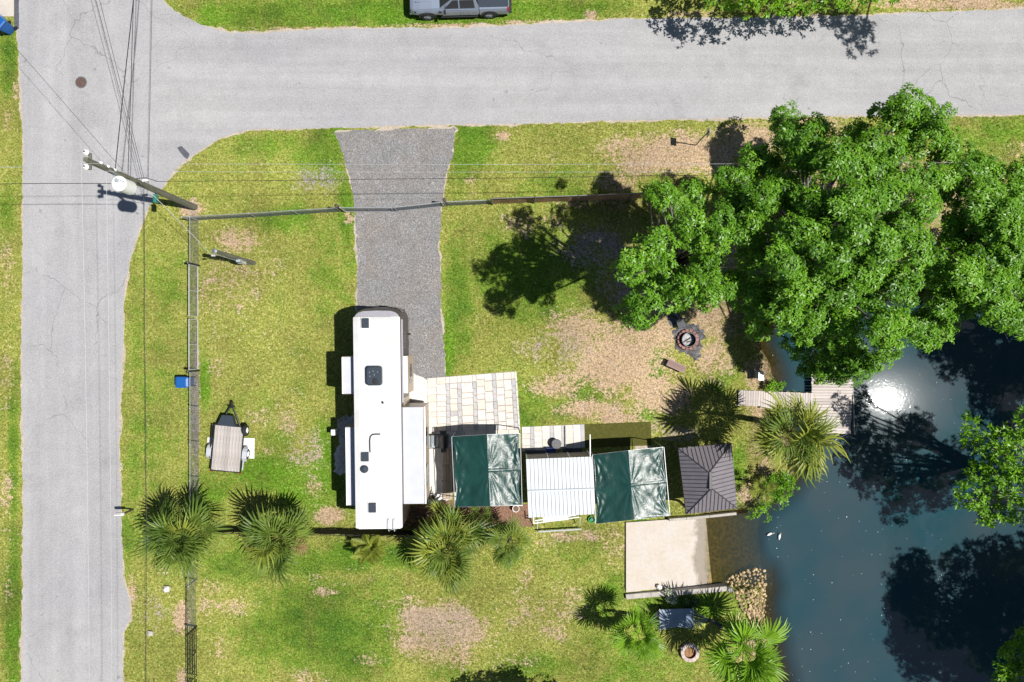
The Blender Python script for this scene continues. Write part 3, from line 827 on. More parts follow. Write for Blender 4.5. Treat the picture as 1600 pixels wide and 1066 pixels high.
# ------------------------------------------------------------------ motorhome
def motorhome():
    o0 = G(590, 655, 3.7); o0.z = 0
    r = thing('motorhome', o0, 'long white-roofed motorhome with slide-outs parked at the end of the gravel driveway', 'motorhome', rz=math.radians(.75))
    hw = 1.29; yf, yb = 6.05, -6.0
    def ring(z, f, b, inset, bow):
        pts = []
        w_ = hw - inset
        pts += [(w_, b + .12, z), (w_, -3, z), (w_, 0, z), (w_, 3, z), (w_, f - .55 - bow * .35, z)]
        for i in range(1, 10):
            t = i / 10
            a = math.pi * t
            x = w_ * math.copysign(abs(math.cos(a)) ** .45, math.cos(a)); y = f - .55 - bow * .35 + (.55 + bow * .35) * math.sin(a) ** .8
            pts.append((x, y, z))
        pts += [(-w_, f - .55 - bow * .35, z), (-w_, 3, z), (-w_, 0, z), (-w_, -3, z), (-w_, b + .12, z), (-w_ + .12, b, z), (w_ - .12, b, z)]
        return pts
    body = MB().loft([ring(.42, yf + .12, yb, .03, .5), ring(1.0, yf + .20, yb - .02, 0, .6), ring(1.6, yf + .18, yb, 0, .6), ring(2.7, yf + .10, yb, 0, .5), ring(3.2, yf + .03, yb, 0, .4), ring(3.58, yf - .1, yb + .02, .015, .3)])
    bo = body.build('body', M['rv_brown'], r)
    # front cap: grey slope between windscreen and roof
    cap = MB().loft([ring(3.585, yf - .11, yf - .9, .01, .3), ring(3.66, yf - .42, yf - .9, .04, .2)])
    cp = cap.build('front_cap', M['rv_grey'], r)
    for sx in (-1, 1):
        MB().box((sx * .98, yf - .52, 3.675), (.07, .11, .06), 0, .01).build('marker_light', M['white_paint'], r)
    # windscreen, two panes with a centre bar, set proud of the nose
    for s in (-1, 1):
        rows = []
        for z, f in ((1.55, yf + .20), (2.1, yf + .16), (2.68, yf + .12)):
            row = []
            for i in range(7):
                a = math.pi / 2 - s * (math.pi * (.03 + .30 * i / 6))
                x = hw * math.copysign(abs(math.cos(a)) ** .45, math.cos(a)) if abs(math.cos(a)) > 1e-6 else 0
                y = f - .55 - .2 + .75 * math.sin(a) ** .8
                row.append((x * 1.004, y + .02, z))
            rows.append(row)
        vs = [p for q in rows for p in q]; fs = []
        for j in range(2):
            for i in range(6): fs.append((j * 7 + i, j * 7 + i + 1, j * 7 + 8 + i, j * 7 + 7 + i))
        MB().add(vs, fs).build('windscreen', M['glass_dark'], r, smooth=True)
    roof = MB().prism([(p[0], p[1]) for p in rr(-hw + .01, hw - .01, yb + .02, yf - .45, .07)], 3.585, 3.66)
    roof.loft([[(p[0], p[1], 3.66) for p in rr(-hw + .02, hw - .02, yb + .03, yf - .46, .07)], [(p[0], p[1], 3.70) for p in rr(-hw + .28, hw - .28, yb + .2, yf - .6, .05)]])
    rf = roof.build('roof', M['rv_roof'], r)
    RZ = 3.70
    def L(px, py, z=RZ):
        p = G(px, py, z) - o0
        a = -math.radians(.75)
        return Vector((p.x * math.cos(a) - p.y * math.sin(a), p.x * math.sin(a) + p.y * math.cos(a), z))
    def hatch(px, py, w_, h_):
        c = L(px, py)
        k = MB().box((c.x, c.y, RZ + .03), (w_, h_, .06)).build('roof_vent', M['white_paint'], r)
        MB().loft([[(c.x + p[0], c.y + p[1], RZ + .062) for p in rr(-w_ / 2 + .02, w_ / 2 - .02, -h_ / 2 + .02, h_ / 2 - .02, .04)],
                   [(c.x + p[0], c.y + p[1], RZ + .13) for p in rr(-w_ / 2 + .05, w_ / 2 - .05, -h_ / 2 + .05, h_ / 2 - .05, .05)]]).build('vent_lid', M['vent_dark'], k)
    hatch(571, 505, .46, .60); hatch(570.5, 713.5, .48, .58); hatch(582, 793, .46, .60)
    # air conditioner
    c = L(585.5, 587)
    ac = MB().loft([[(c.x + p[0], c.y + p[1], RZ - .02) for p in rr(-.43, .43, -.54, .54, .16)], [(c.x + p[0], c.y + p[1], RZ + .24) for p in rr(-.42, .42, -.53, .53, .17)],
                    [(c.x + p[0], c.y + p[1], RZ + .30) for p in rr(-.36, .36, -.46, .47, .16)]]).build('air_conditioner', M['vent_dark'], r)
    MB().lathe([(.17, .301), (.17, .33), (.05, .335), (.0, .33)], 20, (c.x + .10, c.y - .3, RZ)).build('fan_grille', M['black_plastic'], ac)
    for dx, dy in ((-.22, .2), (-.02, .26), (.22, .2), (-.2, -.02), (.04, .05)): MB().cyl((c.x + dx, c.y + dy, RZ + .30), .025, .012, 8).build('screw_cap', M['grey_box'], ac)
    c = L(569.5, 733)
    MB().lathe([(.22, 0), (.21, .10), (.15, .16), (.04, .17), (0, .17)], 24, (c.x, c.y, RZ - .01)).build('round_vent', M['vent_dark'], r)
    c = L(593, 703)
    MB().lathe([(.22, 0), (.22, .02), (.13, .05), (.12, .08), (.05, .10), (0, .10)], 24, (c.x, c.y, RZ)).build('antenna_dome', M['white_ceramic'], r)
    pts = [L(*p) + Vector((0, 0, .035)) for p in ((594, 678.5), (588, 678.3), (582, 679), (578.8, 682), (577.8, 688), (578, 698), (578.3, 707))]
    MB().tube(pts, .035, 6).build('roof_cable', M['black_plastic'], r)
    c = L(598, 629)
    MB().box((c.x, c.y, RZ + .03), (.09, .13, .06), .5).build('tv_bracket', M['black_plastic'], r)
    c = L(600, 704)
    MB().box((c.x, c.y + .02, RZ + .015), (.03, .28, .03)).build('antenna_mast', M['steel_light'], r)
    # roof end lip and ladder
    MB().box((0, yb - .012, 3.3), (2.3, .06, .55), 0, .02).build('rear_cap', M['white_paint'], r)
    lad = MB()
    for x in (.55, .85):
        lad.tube([(x, yb + .55, RZ + .01), (x, yb + .5, RZ + .17), (x, yb + .1, RZ + .2), (x, yb - .12, RZ + .08), (x, yb - .16, 3.2), (x, yb - .16, .9)], .018, 6)
    for i in range(7): lad.tube([(.55, yb - .16, 1.0 + i * .38), (.85, yb - .16, 1.0 + i * .38)], .016, 6)
    lad.build('ladder', M['steel_light'], r)
    # slide-outs
    def slide(px0, px1, py0, py1, z0, z1, topm=M['slide_top']):
        a, b = L(px0, py1, z1), L(px1, py0, z1)
        s = MB().box(((a.x + b.x) / 2, (a.y + b.y) / 2, (z0 + z1) / 2), (abs(b.x - a.x), abs(b.y - a.y), z1 - z0), 0, .02).build('slide_out', M['rv_tan'], r)
        MB().box(((a.x + b.x) / 2, (a.y + b.y) / 2, z1 + .022), (abs(b.x - a.x) - .05, abs(b.y - a.y) - .04, .04), 0, .012).build('slide_topper', topm, s)
        return s, a, b
    for x0, x1, y0, y1, z0, z1 in ((535, 562, 557, 616, .85, 3.08), (541.5, 566, 667, 790, .8, 2.85)):
        s, a, b = slide(x0, x1, y0, y1, z0, z1)
        MB().box((a.x - .012, (a.y + b.y) / 2, 2.0), (.02, abs(b.y - a.y) * .5, .6)).build('side_window', M['glass_dark'], s)
        MB().tube([(a.x + .03, a.y + .03, z1 + .06), (a.x + .03, b.y - .03, z1 + .06)], .035, 8).build('topper_roller', M['white_paint'], s)
    s, a, b = slide(622, 637, 556, 615, .85, 3.02, M['white_paint'])
    MB().box((b.x + .012, (a.y + b.y) / 2, 2.0), (.02, 1.1, .7)).build('side_window', M['glass_dark'], s)
    s, a, b = slide(622, 661.5, 635.5, 788, .7, 3.1)
    MB().tube([(b.x + .05, a.y + .02, 3.09), (b.x + .05, b.y - .02, 3.09)], .045, 8).build('topper_roller', M['steel_light'], s)
    MB().box((b.x + .012, a.y + 1.4, 2.0), (.02, 1.3, .7)).build('side_window', M['glass_dark'], s)
    MB().box((b.x + .012, a.y + 3.6, 2.0), (.02, 1.0, .7)).build('side_window', M['glass_dark'], s)
    # awning case along the door side, windows, door, mirrors, wheels
    MB().box((hw + .05, 3.15, 3.38), (.10, 4.6, .12), 0, .02).build('awning_case', M['rv_grey'], r)
    for y in (4.35, 2.9): MB().box((hw + .008, y, 2.2), (.02, .95, .75)).build('side_window', M['glass_dark'], r)
    for y in (4.35, 1.2): MB().box((-hw - .008, y, 2.2), (.02, .95, .75)).build('side_window', M['glass_dark'], r)
    d = MB().box((hw + .012, .72, 1.75), (.03, .7, 1.95)).build('entry_door', M['rv_tan'], r)
    MB().box((hw + .03, .46, 1.7), (.03, .05, .14)).build('handle', M['black_plastic'], d)
    for s_ in (-1, 1):
        m_ = MB().tube([(s_ * hw, 4.6, 2.5), (s_ * (hw + .20), 4.65, 2.45), (s_ * (hw + .22), 4.65, 2.2)], .02, 6)
        m_.box((s_ * (hw + .23), 4.65, 2.05), (.17, .10, .36), 0, .02)
        m_.build('wing_mirror', M['black_plastic'], r)
        for y in (4.1, -2.1):
            wq = MB()
            Mx = Matrix.Translation((s_ * (hw - .2), y, .46)) @ Matrix.Rotation(math.pi / 2, 4, 'Y')
            wq.lathe([(.0, -.13), (.3, -.13), (.44, -.12), (.46, -.07), (.46, .07), (.44, .12), (.3, .13), (0, .13)], 20, M=Mx)
            wq.build('wheel', M['tyre'], r)
    MB().box((0, yb - .05, .6), (2.3, .12, .22), 0, .02).build('rear_bumper', M['black_metal'], r)
    for s_ in (-1, 1):
        MB().box((s_ * .95, yf - .02, .95), (.36, .16, .2), 0, .03).build('headlight', M['glass_dark'], r)
        MB().box((s_ * 1.05, yb - .025, 1.1), (.16, .03, .4)).build('tail_light', M['red_lamp'], r)
    return r
motorhome()

# things by the motorhome
def vent_box():
    c = G(523, 675, .6); c.z = 0
    r = thing('utility_pedestal', c, 'small white utility pedestal on the shell gravel at the west side of the motorhome', 'utility box')
    MB().box((0, 0, .45), (.12, .10, .9)).build('post', M['white_paint'], r)
    MB().box((.0, .0, .72), (.30, .34, .4), 0, .03).build('cabinet', M['white_paint'], r)
    MB().box((-.16, .0, .72), (.02, .24, .3)).build('hatch', M['grey_box'], r)
vent_box()
def steps():
    c = G(676, 690, .3); c.z = 0
    r = thing('entry_steps', c, 'grey metal folding steps standing beside the large slide-out of the motorhome', 'steps')
    for i in range(3):
        MB().box((-.22 + i * .25, 0, .48 - i * .15), (.21, .74, .035), 0, .008).build('tread', M['grey_box'], r)
    for s in (-1, 1):
        MB().tube([(-.34, s * .39, .50), (.40, s * .39, .04)], .022, 6).build('side_rail', M['black_metal'], r)
        MB().tube([(-.22, s * .41, .45), (-.22, s * .41, 0)], .018, 6).build('leg', M['black_metal'], r)
steps()
def grill():
    c = G(692, 690, .8); c.z = 0
    r = thing('gas_grill', c, 'black gas grill with folded side shelves beside the grey steps', 'grill')
    MB().box((0, 0, .42), (.50, .72, .70), 0, .02).build('cabinet', M['black_metal'], r)
    lid = MB()
    prof = [(-.27, .78), (-.27, .92), (-.16, 1.06), (.08, 1.10), (.25, .98), (.27, .78)]
    lid.loft([[(x, -.38, z) for x, z in prof], [(x, .38, z) for x, z in prof]])
    ld = lid.build('lid', M['black_metal'], r)
    MB().tube([(-.33, -.25, .92), (-.33, .25, .92)], .015, 6).build('handle', M['chrome'], ld)
    for s in (-1, 1): MB().box((0, s * .52, .80), (.42, .24, .03), 0, .008).build('side_shelf', M['vent_dark'], r)
    for sx in (-1, 1):
        for sy in (-1, 1): MB().cyl((sx * .2, sy * .28, 0), .04, .08, 8).build('caster', M['tyre'], r)
grill()
def deck():
    a = G(690, 700)
    r = thing('plank_deck', G(698, 741), 'weathered brown plank walkway along the west side of the left green canopy', 'deck')
    y0, y1 = G(0, 780).y, G(0, 699).y
    for i in range(3):
        x = G(692.5 + i * 5, 0).x
        y = y1
        for k in range(3):
            l = (y1 - y0) / 3
            link_mesh('plank', PLANK_D, r, (x + .09 - r.location.x, y - l / 2 - r.location.y, .09), (0, 0, R.uniform(-.01, .01)), (.17, l - .015, 1))
            y -= l
    for k in range(4):
        y = y0 + .2 + k * (y1 - y0 - .4) / 3
        MB().box((G(699, 0).x, y, .035), (.6, .08, .07)).build('joist', M['dark_wood'], r, world=True)
PLANK_D = MB().box((0, 0, 0), (1, 1, .035), 0, .006).mesh('plank', M['deck_plank'])
deck()

# ------------------------------------------------------------------ tarp canopies
def canopy(label, corners, ridge, he, hr, seed, holes=()):
    """corners tl,tr,br,bl of the eave and the two ridge ends as seen in the photo"""
    tl, tr, br, bl = [G(*p, he) for p in corners]
    rt, rb = [G(*p, hr) for p in ridge]
    c = (tl + tr + br + bl) / 4; c.z = 0
    r = thing('tarp_canopy', c, label, 'canopy', 'green tarp canopies beside the motorhome')
    rn = np.random.default_rng(seed)
    NU, NV = 60, 60
    cover = []
    pk = rn.uniform(0, 1, (9, 6))
    for half, (A, B, C, D) in enumerate(((tl, rt, rb, bl), (rt, tr, br, rb))):
        vs = []; fs = []
        for j in range(NV + 1):
            for i in range(NU + 1):
                u, v = i / NU, j / NV
                p = A * (1 - u) * (1 - v) + B * u * (1 - v) + C * u * v + D * (1 - u) * v
                e = min(u if half == 0 else 1 - u, 1)             # 0 at the eave
                # radiating tension folds from the corners and from the middle of the ridge
                z = 0
                for q, (cu, cv) in enumerate(((0, 0), (0, 1), (1, .5), (0, .5))):
                    cu2 = cu if half == 0 else 1 - cu
                    du, dv = u - cu2, v - cv
                    d = math.hypot(du, dv) + 1e-3; a = math.atan2(dv, du)
                    amp = (.026, .026, .018, .014)[q] * (1.0 if half else .75)
                    z += amp * math.sin(a * (11 + 6 * pk[q][0]) + 4 * pk[q][1] + 2.2 * math.sin(3 * d + 5 * pk[q][2])) * math.exp(-d * 2.0) * min(1, d * 5)
                z += .030 * mnoise.noise((u * 2.3 + seed, v * 3.1, half * 5.0)) + .010 * mnoise.noise((u * 6 + v * 3, v * 7 - u * 2, seed + half)) + .003 * mnoise.noise((u * 19 - v * 8, v * 15 + u * 9, seed - half))
                z -= .10 * math.sin(math.pi * u) * (1 - abs(2 * v - 1) ** 2) * .6  # belly between the poles
                z += .045 * math.exp(-((v - .5) / .012) ** 2) * (.3 + .7 * u if half == 0 else 1 - .5 * u)   # middle rafter
                wob = (.05 * math.sin(9 * v + pk[6][half] * 6) + .03 * math.sin(21 * v)) * (1 - e) ** 6
                # the free eave is scalloped between its tie points
                sc = -.06 * abs(math.sin(math.pi * 2 * v)) * (1 - e) ** 8
                vs.append((p.x - c.x + (-(sc) if half == 0 else sc) + wob * .3, p.y - c.y, p.z + z))
        for j in range(NV):
            for i in range(NU):
                a = j * (NU + 1) + i
                fs.append((a, a + NU + 1, a + NU + 2, a + 1))
        MB().add(vs, fs).build('tarp', M['tarp'], r, smooth=True)
    def rel(p, dz=0): return (p.x - c.x, p.y - c.y, p.z + dz)
    for P in (tl, tr, br, bl, (tl + bl) / 2, (tr + br) / 2):
        MB().tube([(P.x - c.x, P.y - c.y, 0), (P.x - c.x, P.y - c.y, P.z - .03)], .028, 8).build('post', M['galv_dark'], r)
    for A, B in ((tl, tr), (bl, br), (tl, bl), (tr, br)):
        k = (B - A).normalized()
        if (A, B) in ((tl, tr), (bl, br)):
            mid = rt if A is tl else rb
            MB().tube([rel(A, -.04), rel(mid, -.05), rel(B, -.04)], .022, 6).build('rafter', M['galv'], r)
        else:
            out = Vector((-.05 if A is tl else .05, 0, 0))
            MB().tube([rel(A + out, -.02), rel(B + out, -.02)], .024, 6).build('eave_rail', M['galv'], r)
    MB().tube([rel(rt, -.04), rel(rb, -.04)], .022, 6).build('ridge_rail', M['galv'], r)
    return r
canopy('green tarp canopy nearest the motorhome, left of the white metal roof', [(707, 682.5), (811.5, 677.5), (814.5, 789), (712, 792.5)], [(761, 679.5), (765.5, 791)], 2.55, 2.90, 3)
canopy('green tarp canopy between the white metal roof and the dark gazebo', [(927, 711), (1036, 699), (1045.5, 806), (932, 818.5)], [(982, 704.5), (990.5, 812)], 2.55, 2.92, 8)

# ------------------------------------------------------------------ white carport
def carport():
    h = 2.45
    tl, tr, br, bl = G(822, 717.5, h), G(926, 713.5, h), G(930.5, 803, h), G(826, 809, h)
    ml, mr = G(824, 767.5, h + .22), G(928.5, 764, h + .22)
    c = (tl + br) / 2; c.z = 0
    r = thing('white_shed', c, 'open shed with a white ribbed metal roof standing between the two green canopies', 'shed')
    for nm, (A, B, C, D) in (('roof_panel', (tl, tr, mr, ml)), ('roof_panel', (ml, mr, br, bl))):
        n = Vector((0, 0, .03))
        vs = [A, B, C, D, A + n, B + n, C + n, D + n]
        p = MB().add(vs, [(0, 1, 2, 3), (7, 6, 5, 4), (0, 4, 5, 1), (1, 5, 6, 2), (2, 6, 7, 3), (3, 7, 4, 0)]).build(nm, M['roof_white'], r, world=True)
        s = MB()
        for k in range(1, 17):
            t = k / 17
            a, b = A + (B - A) * t + n, D + (C - D) * t + n
            d = (b - a).normalized(); sd_ = Vector((.016, 0, 0))
            s.add([a - sd_, a + sd_, b + sd_, b - sd_, a - sd_ * .6 + Vector((0, 0, .028)), a + sd_ * .6 + Vector((0, 0, .028)), b + sd_ * .6 + Vector((0, 0, .028)), b - sd_ * .6 + Vector((0, 0, .028))],
                  [(4, 5, 6, 7), (0, 1, 5, 4), (1, 2, 6, 5), (2, 3, 7, 6), (3, 0, 4, 7)])
        sm = s.build('roof_rib', M['roof_seam'], p, world=True)
        sm['kind'] = 'stuff'
    MB().tube([ml + Vector((0, 0, .05)), mr + Vector((0, 0, .05))], .07, 8).build('ridge_cap', M['roof_white'], r, world=True)
    nl, nr = tl + Vector((.05, -.06, 0)), tr + Vector((-.05, -.06, 0))
    for i in range(3):
        a, b = nl + (nr - nl) * (i / 3), nl + (nr - nl) * ((i + 1) / 3)
        mid = (a + b) / 2; L_ = (b - a).length
        MB().box((mid.x, mid.y, 1.3), (L_ - .07, .03, 2.1), math.atan2((b - a).y, (b - a).x)).build('wall_panel', M['tan_panel'], r, world=True)
    for i in range(4):
        a = nl + (nr - nl) * (i / 3)
        MB().box((a.x, a.y + .01, 1.2), (.06, .06, 2.38), 0).build('post', M['white_paint'], r, world=True)
    for P in (bl + Vector((.1, .3, 0)), br + Vector((-.1, .3, 0))):
        MB().box((P.x, P.y, 1.2), (.07, .07, 2.38)).build('post', M['white_paint'], r, world=True)
    a, b = G(922.5, 713, h), G(922, 679, h)
    MB().tube([a - Vector((0, .4, .06)), b - Vector((0, 0, .06))], .035, 8).build('roof_arm', M['white_paint'], r, world=True)
    return r
carport()

def rack():
    r = thing('tube_rack', G(872, 819), 'white tubular boat rack poking out from the south side of the white shed', 'rack')
    def q(px, py, z): p = G(px, py, z) - r.location; return Vector((p.x, p.y, z))
    for a, b in (((834, 818, .9), (905, 808, .9)), ((836, 813.5, .9), (900, 805, .9)), ((833, 806, .9), (834, 818, .9)), ((878, 800, .9), (878, 813, .9))):
        MB().tube([q(*a), q(*b)], .035, 8).build('frame_tube', M['white_paint'], r)
    for a in ((840, 815, .9), (907, 809, .9)):
        p = q(*a); MB().tube([p, Vector((p.x, p.y, 0))], .03, 8).build('leg', M['steel_light'], r)
        MB().tube([p, p + Vector((0, -.55, -.45))], .03, 8).build('brace', M['steel_light'], r)
    MB().tube([q(841, 831, .35), q(908, 827, .35)], .05, 8).build('base_rail', M['steel_light'], r)
    for px, py in ((841, 831), (908, 827)):
        p = q(px, py, .35); MB().tube([p, Vector((p.x, p.y, 0))], .025, 8).build('leg', M['steel_light'], r)
    MB().box(q(868, 810, .93), (1.5, .32, .05), .1, .01).build('board', M['white_board'], r)
rack()
def hose():
    r = thing('garden_hose_reel', G(924, 811), 'bright green garden hose reel on the grass at the corner of the white shed', 'hose reel')
    for i in range(3):
        pts = [(.16 * math.cos(t) * (1 + .1 * i), .16 * math.sin(t) * (1 + .1 * i), .04 + .05 * i) for t in np.linspace(0, 2 * math.pi, 17)]
        MB().tube(pts, .025, 6, caps=False).build('hose', GREEN, r)
    MB().cyl((0, 0, 0), .10, .2, 14).build('drum', M['green_metal'], r)
GREEN = mat('hose_green', (.02, .30, .03), .4)
hose()

# things in the shade north of the shed
def round_table():
    c = G(869.5, 694, .5); c.z = 0
    r = thing('round_stool', c, 'round dark grey lidded tub at the edge of the paver walkway', 'tub')
    MB().lathe([(.20, .0), (.24, .04), (.27, .42), (.27, .44)], 24).build('tub', M['grey_cloth'], r)
    MB().lathe([(.30, .44), (.30, .475), (.27, .50), (0, .505)], 24).build('lid', M['rug_grey'], r)
round_table()
def cooler():
    c = G(861, 704, .35); c.z = 0
    r = thing('cooler', c, 'deep blue cool box against the north wall of the white shed', 'cooler')
    MB().box((0, 0, .17), (.55, .30, .34), 0, .02).build('box', M['navy'], r)
    MB().box((0, 0, .362), (.58, .33, .04), 0, .015).build('lid', M['navy'], r)
    MB().tube([(-.3, 0, .3), (-.33, 0, .2), (-.3, 0, .1)], .012, 6).build('handle', M['white_paint'], r)
cooler()
def bag_pile(px, py, w_, label, m):
    c = G(px, py); rn = random.Random(int(px))
    r = thing('potting_bench', c, label, 'bench')
    MB().box((0, 0, .42), (w_, .26, .04), 0, .008).build('top', m, r)
    for s in (-1, 1):
        for q in (-1, 1): MB().box((s * (w_ / 2 - .06), q * .1, .2), (.05, .05, .4)).build('leg', M['dark_wood'], r)
bag_pile(836, 705, 1.2, 'dark bench west of the blue cool box by the shed wall', M['grey_cloth'])
bag_pile(894, 702, 1.1, 'dark bench east of the blue cool box by the shed wall', M['vent_dark'])

# ------------------------------------------------------------------ gazebo
def gazebo():
    he, hr = 2.4, 3.35
    tl, tr, br, bl = G(1060, 701, he), G(1142.5, 693, he), G(1151, 793.5, he), G(1072.5, 803, he)
    rt, rb = G(1108, 738.5, hr), G(1111.5, 763, hr)
    c = (tl + tr + br + bl) / 4; c.z = 0
    r = thing('gazebo', c, 'dark grey metal gazebo with a hipped standing seam roof beside the creek', 'gazebo')
    faces = ((tl, tr, rt, None), (tr, br, rb, rt), (br, bl, rb, None), (bl, tl, rt, rb))
    for A, B, C, D in faces:
        P = [A, B, C] + ([D] if D else [])
        n = (B - A).cross(C - A).normalized()
        if n.z < 0: n = -n
        k = n * .03
        m_ = len(P)
        fs = [tuple(range(m_, 2 * m_)), tuple(reversed(range(m_))) ] + [(i, (i + 1) % m_, m_ + (i + 1) % m_, m_ + i) for i in range(m_)]
        p = MB().add(P + [q + k for q in P], fs).build('roof_face', M['gazebo_roof'], r, world=True)
        s = MB()
        e = (B - A); L_ = e.length; e.normalize()
        up = n.cross(e).normalized()
        if (C - A).dot(up) < 0: up = -up
        nrib = int(L_ / .215)
        for i in range(1, nrib):
            x = L_ * i / nrib
            # height of the panel above the eave at x
            hs = []
            for a_, b_ in ((A, D if D else C), (B, C)):
                ax, ay = (a_ - A).dot(e), (a_ - A).dot(up); bx, by = (b_ - A).dot(e), (b_ - A).dot(up)
                if min(ax, bx) <= x <= max(ax, bx) and abs(bx - ax) > 1e-6: hs.append(ay + (by - ay) * (x - ax) / (bx - ax))
            if D:
                hs.append((C - A).dot(up)) if (D - A).dot(e) <= x <= (C - A).dot(e) else None
            if not hs: continue
            hh = min(hs)
            p0 = A + e * x + k; p1 = p0 + up * hh
            w2 = e * .014; hz = n * .028
            s.add([p0 - w2, p0 + w2, p1 + w2, p1 - w2, p0 - w2 + hz, p0 + w2 + hz, p1 + w2 + hz, p1 - w2 + hz], [(4, 5, 6, 7), (0, 1, 5, 4), (1, 2, 6, 5), (2, 3, 7, 6), (3, 0, 4, 7)])
        s.build('roof_seam', M['gazebo_dark'], p, world=True)['kind'] = 'stuff'
    dz = Vector((0, 0, .05))
    for a, b in ((tl, rt), (tr, rt), (br, rb), (bl, rb)): MB().tube([a + dz, b + dz], .03, 6).build('hip_cap', M['gazebo_dark'], r, world=True)
    MB().box(((rt + rb) / 2 + dz), (.16, (rt - rb).length + .1, .06), 0, .02).build('ridge_cap', M['gazebo_dark'], r, world=True)
    for a, b in ((tl, tr), (tr, br), (br, bl), (bl, tl)):
        m_ = (a + b) / 2
        MB().box((m_.x, m_.y, he - .06), ((b - a).length, .05, .10), math.atan2((b - a).y, (b - a).x)).build('eave_beam', M['gazebo_dark'], r, world=True)
    for P in (tl, tr, br, bl):
        q = P + (c - P) * .1
        MB().box((q.x, q.y, he / 2), (.12, .12, he - .02)).build('post', M['gazebo_dark'], r, world=True)
    MB().box((tl.x + .6, tl.y + .06, he + .05), (.18, .12, .10)).build('lamp', M['black_plastic'], r, world=True)
gazebo()

# ------------------------------------------------------------------ dock
PLANK_K = MB().box((0, 0, 0), (1, 1, .04), 0, .006).mesh('plank', M['dock_plank'])
def dock():
    H_ = .12
    c = G(1270, 628)
    r = thing('dock', c, 'weathered timber dock with a walkway leading to a platform over the creek', 'dock')
    a, b = G(1153.5, 609.5, H_), G(1270, 614.5, H_); a2 = G(1153.5, 638, H_); b2 = G(1270, 640, H_)
    n = 30
    for i in range(n):
        t = (i + .5) / n
        p, q = a + (b - a) * t, a2 + (b2 - a2) * t
        if i < 9: q = p + (q - p) * .86
        m_ = (p + q) / 2
        link_mesh('plank', PLANK_K, r, (m_.x - c.x, m_.y - c.y, H_ - .02 + R.uniform(-.006, .006)), (0, 0, math.atan2((b - a).y, (b - a).x) + R.uniform(-.008, .008)), ((b - a).length / n - .014, (p - q).length + R.uniform(-.03, .03), 1))
    y0, y1 = G(0, 578, H_).y, G(0, 678, H_).y
    k = 22
    for i in range(k):
        t = (i + .5) / k
        xl = G(1268 + 2 * t, 0, H_).x; xr = G(1333.5 - 4.5 * t, 0, H_).x
        y = y0 + (y1 - y0) * t
        link_mesh('plank', PLANK_K, r, ((xl + xr) / 2 - c.x, y - c.y, H_ - .022 + R.uniform(-.006, .006)), (0, 0, -.015 + R.uniform(-.006, .006)), (xr - xl + R.uniform(-.04, .04), (y0 - y1) / k - .016, 1))
    for px, py in ((1270, 578), (1331, 580), (1270, 640), (1327, 676), (1275, 676), (1215, 613), (1215, 638), (1331, 630)):
        p = G(px, py)
        MB().cyl((p.x, p.y, -1.9), .09, 1.96, 10).build('pile', M['dark_wood'], r, world=True)
    for py in (584, 628, 672):
        p0, p1 = G(1269, py), G(1330, py)
        MB().box(((p0.x + p1.x) / 2, p0.y, .03), (p1.x - p0.x, .06, .12)).build('joist', M['dark_wood'], r, world=True)
    p0, p1 = G(1333.5, 577), G(1329, 679)
    m_ = (p0 + p1) / 2
    MB().box((m_.x + .04, m_.y, .05), (.05, (p0 - p1).length, .14), .04).build('fascia', M['old_plank'], r, world=True)
dock()
def boat_line():
    r = thing('mooring_line', G(1324, 679), 'pale mooring line running from the dock corner down to the water', 'rope')
    a, b = G(1325, 678, .1), G(1296, 694, -.34)
    pts = [a + (b - a) * t + Vector((0, 0, -.12 * math.sin(math.pi * t))) for t in np.linspace(0, 1, 9)]
    MB().tube(pts, .014, 6).build('rope', M['white_board'], r, world=True)
boat_line()
def pedestal():
    c = G(1187, 586, .5); c.z = 0
    r = thing('dock_pedestal', c, 'grey utility box standing among dry leaves at the head of the dock', 'utility box')
    MB().box((0, 0, .35), (.30, .44, .7), 0, .02).build('cabinet', M['grey_box'], r)
    MB().box((0, -.06, .73), (.34, .5, .06), 0, .02).build('lid', M['steel_light'], r)
pedestal()

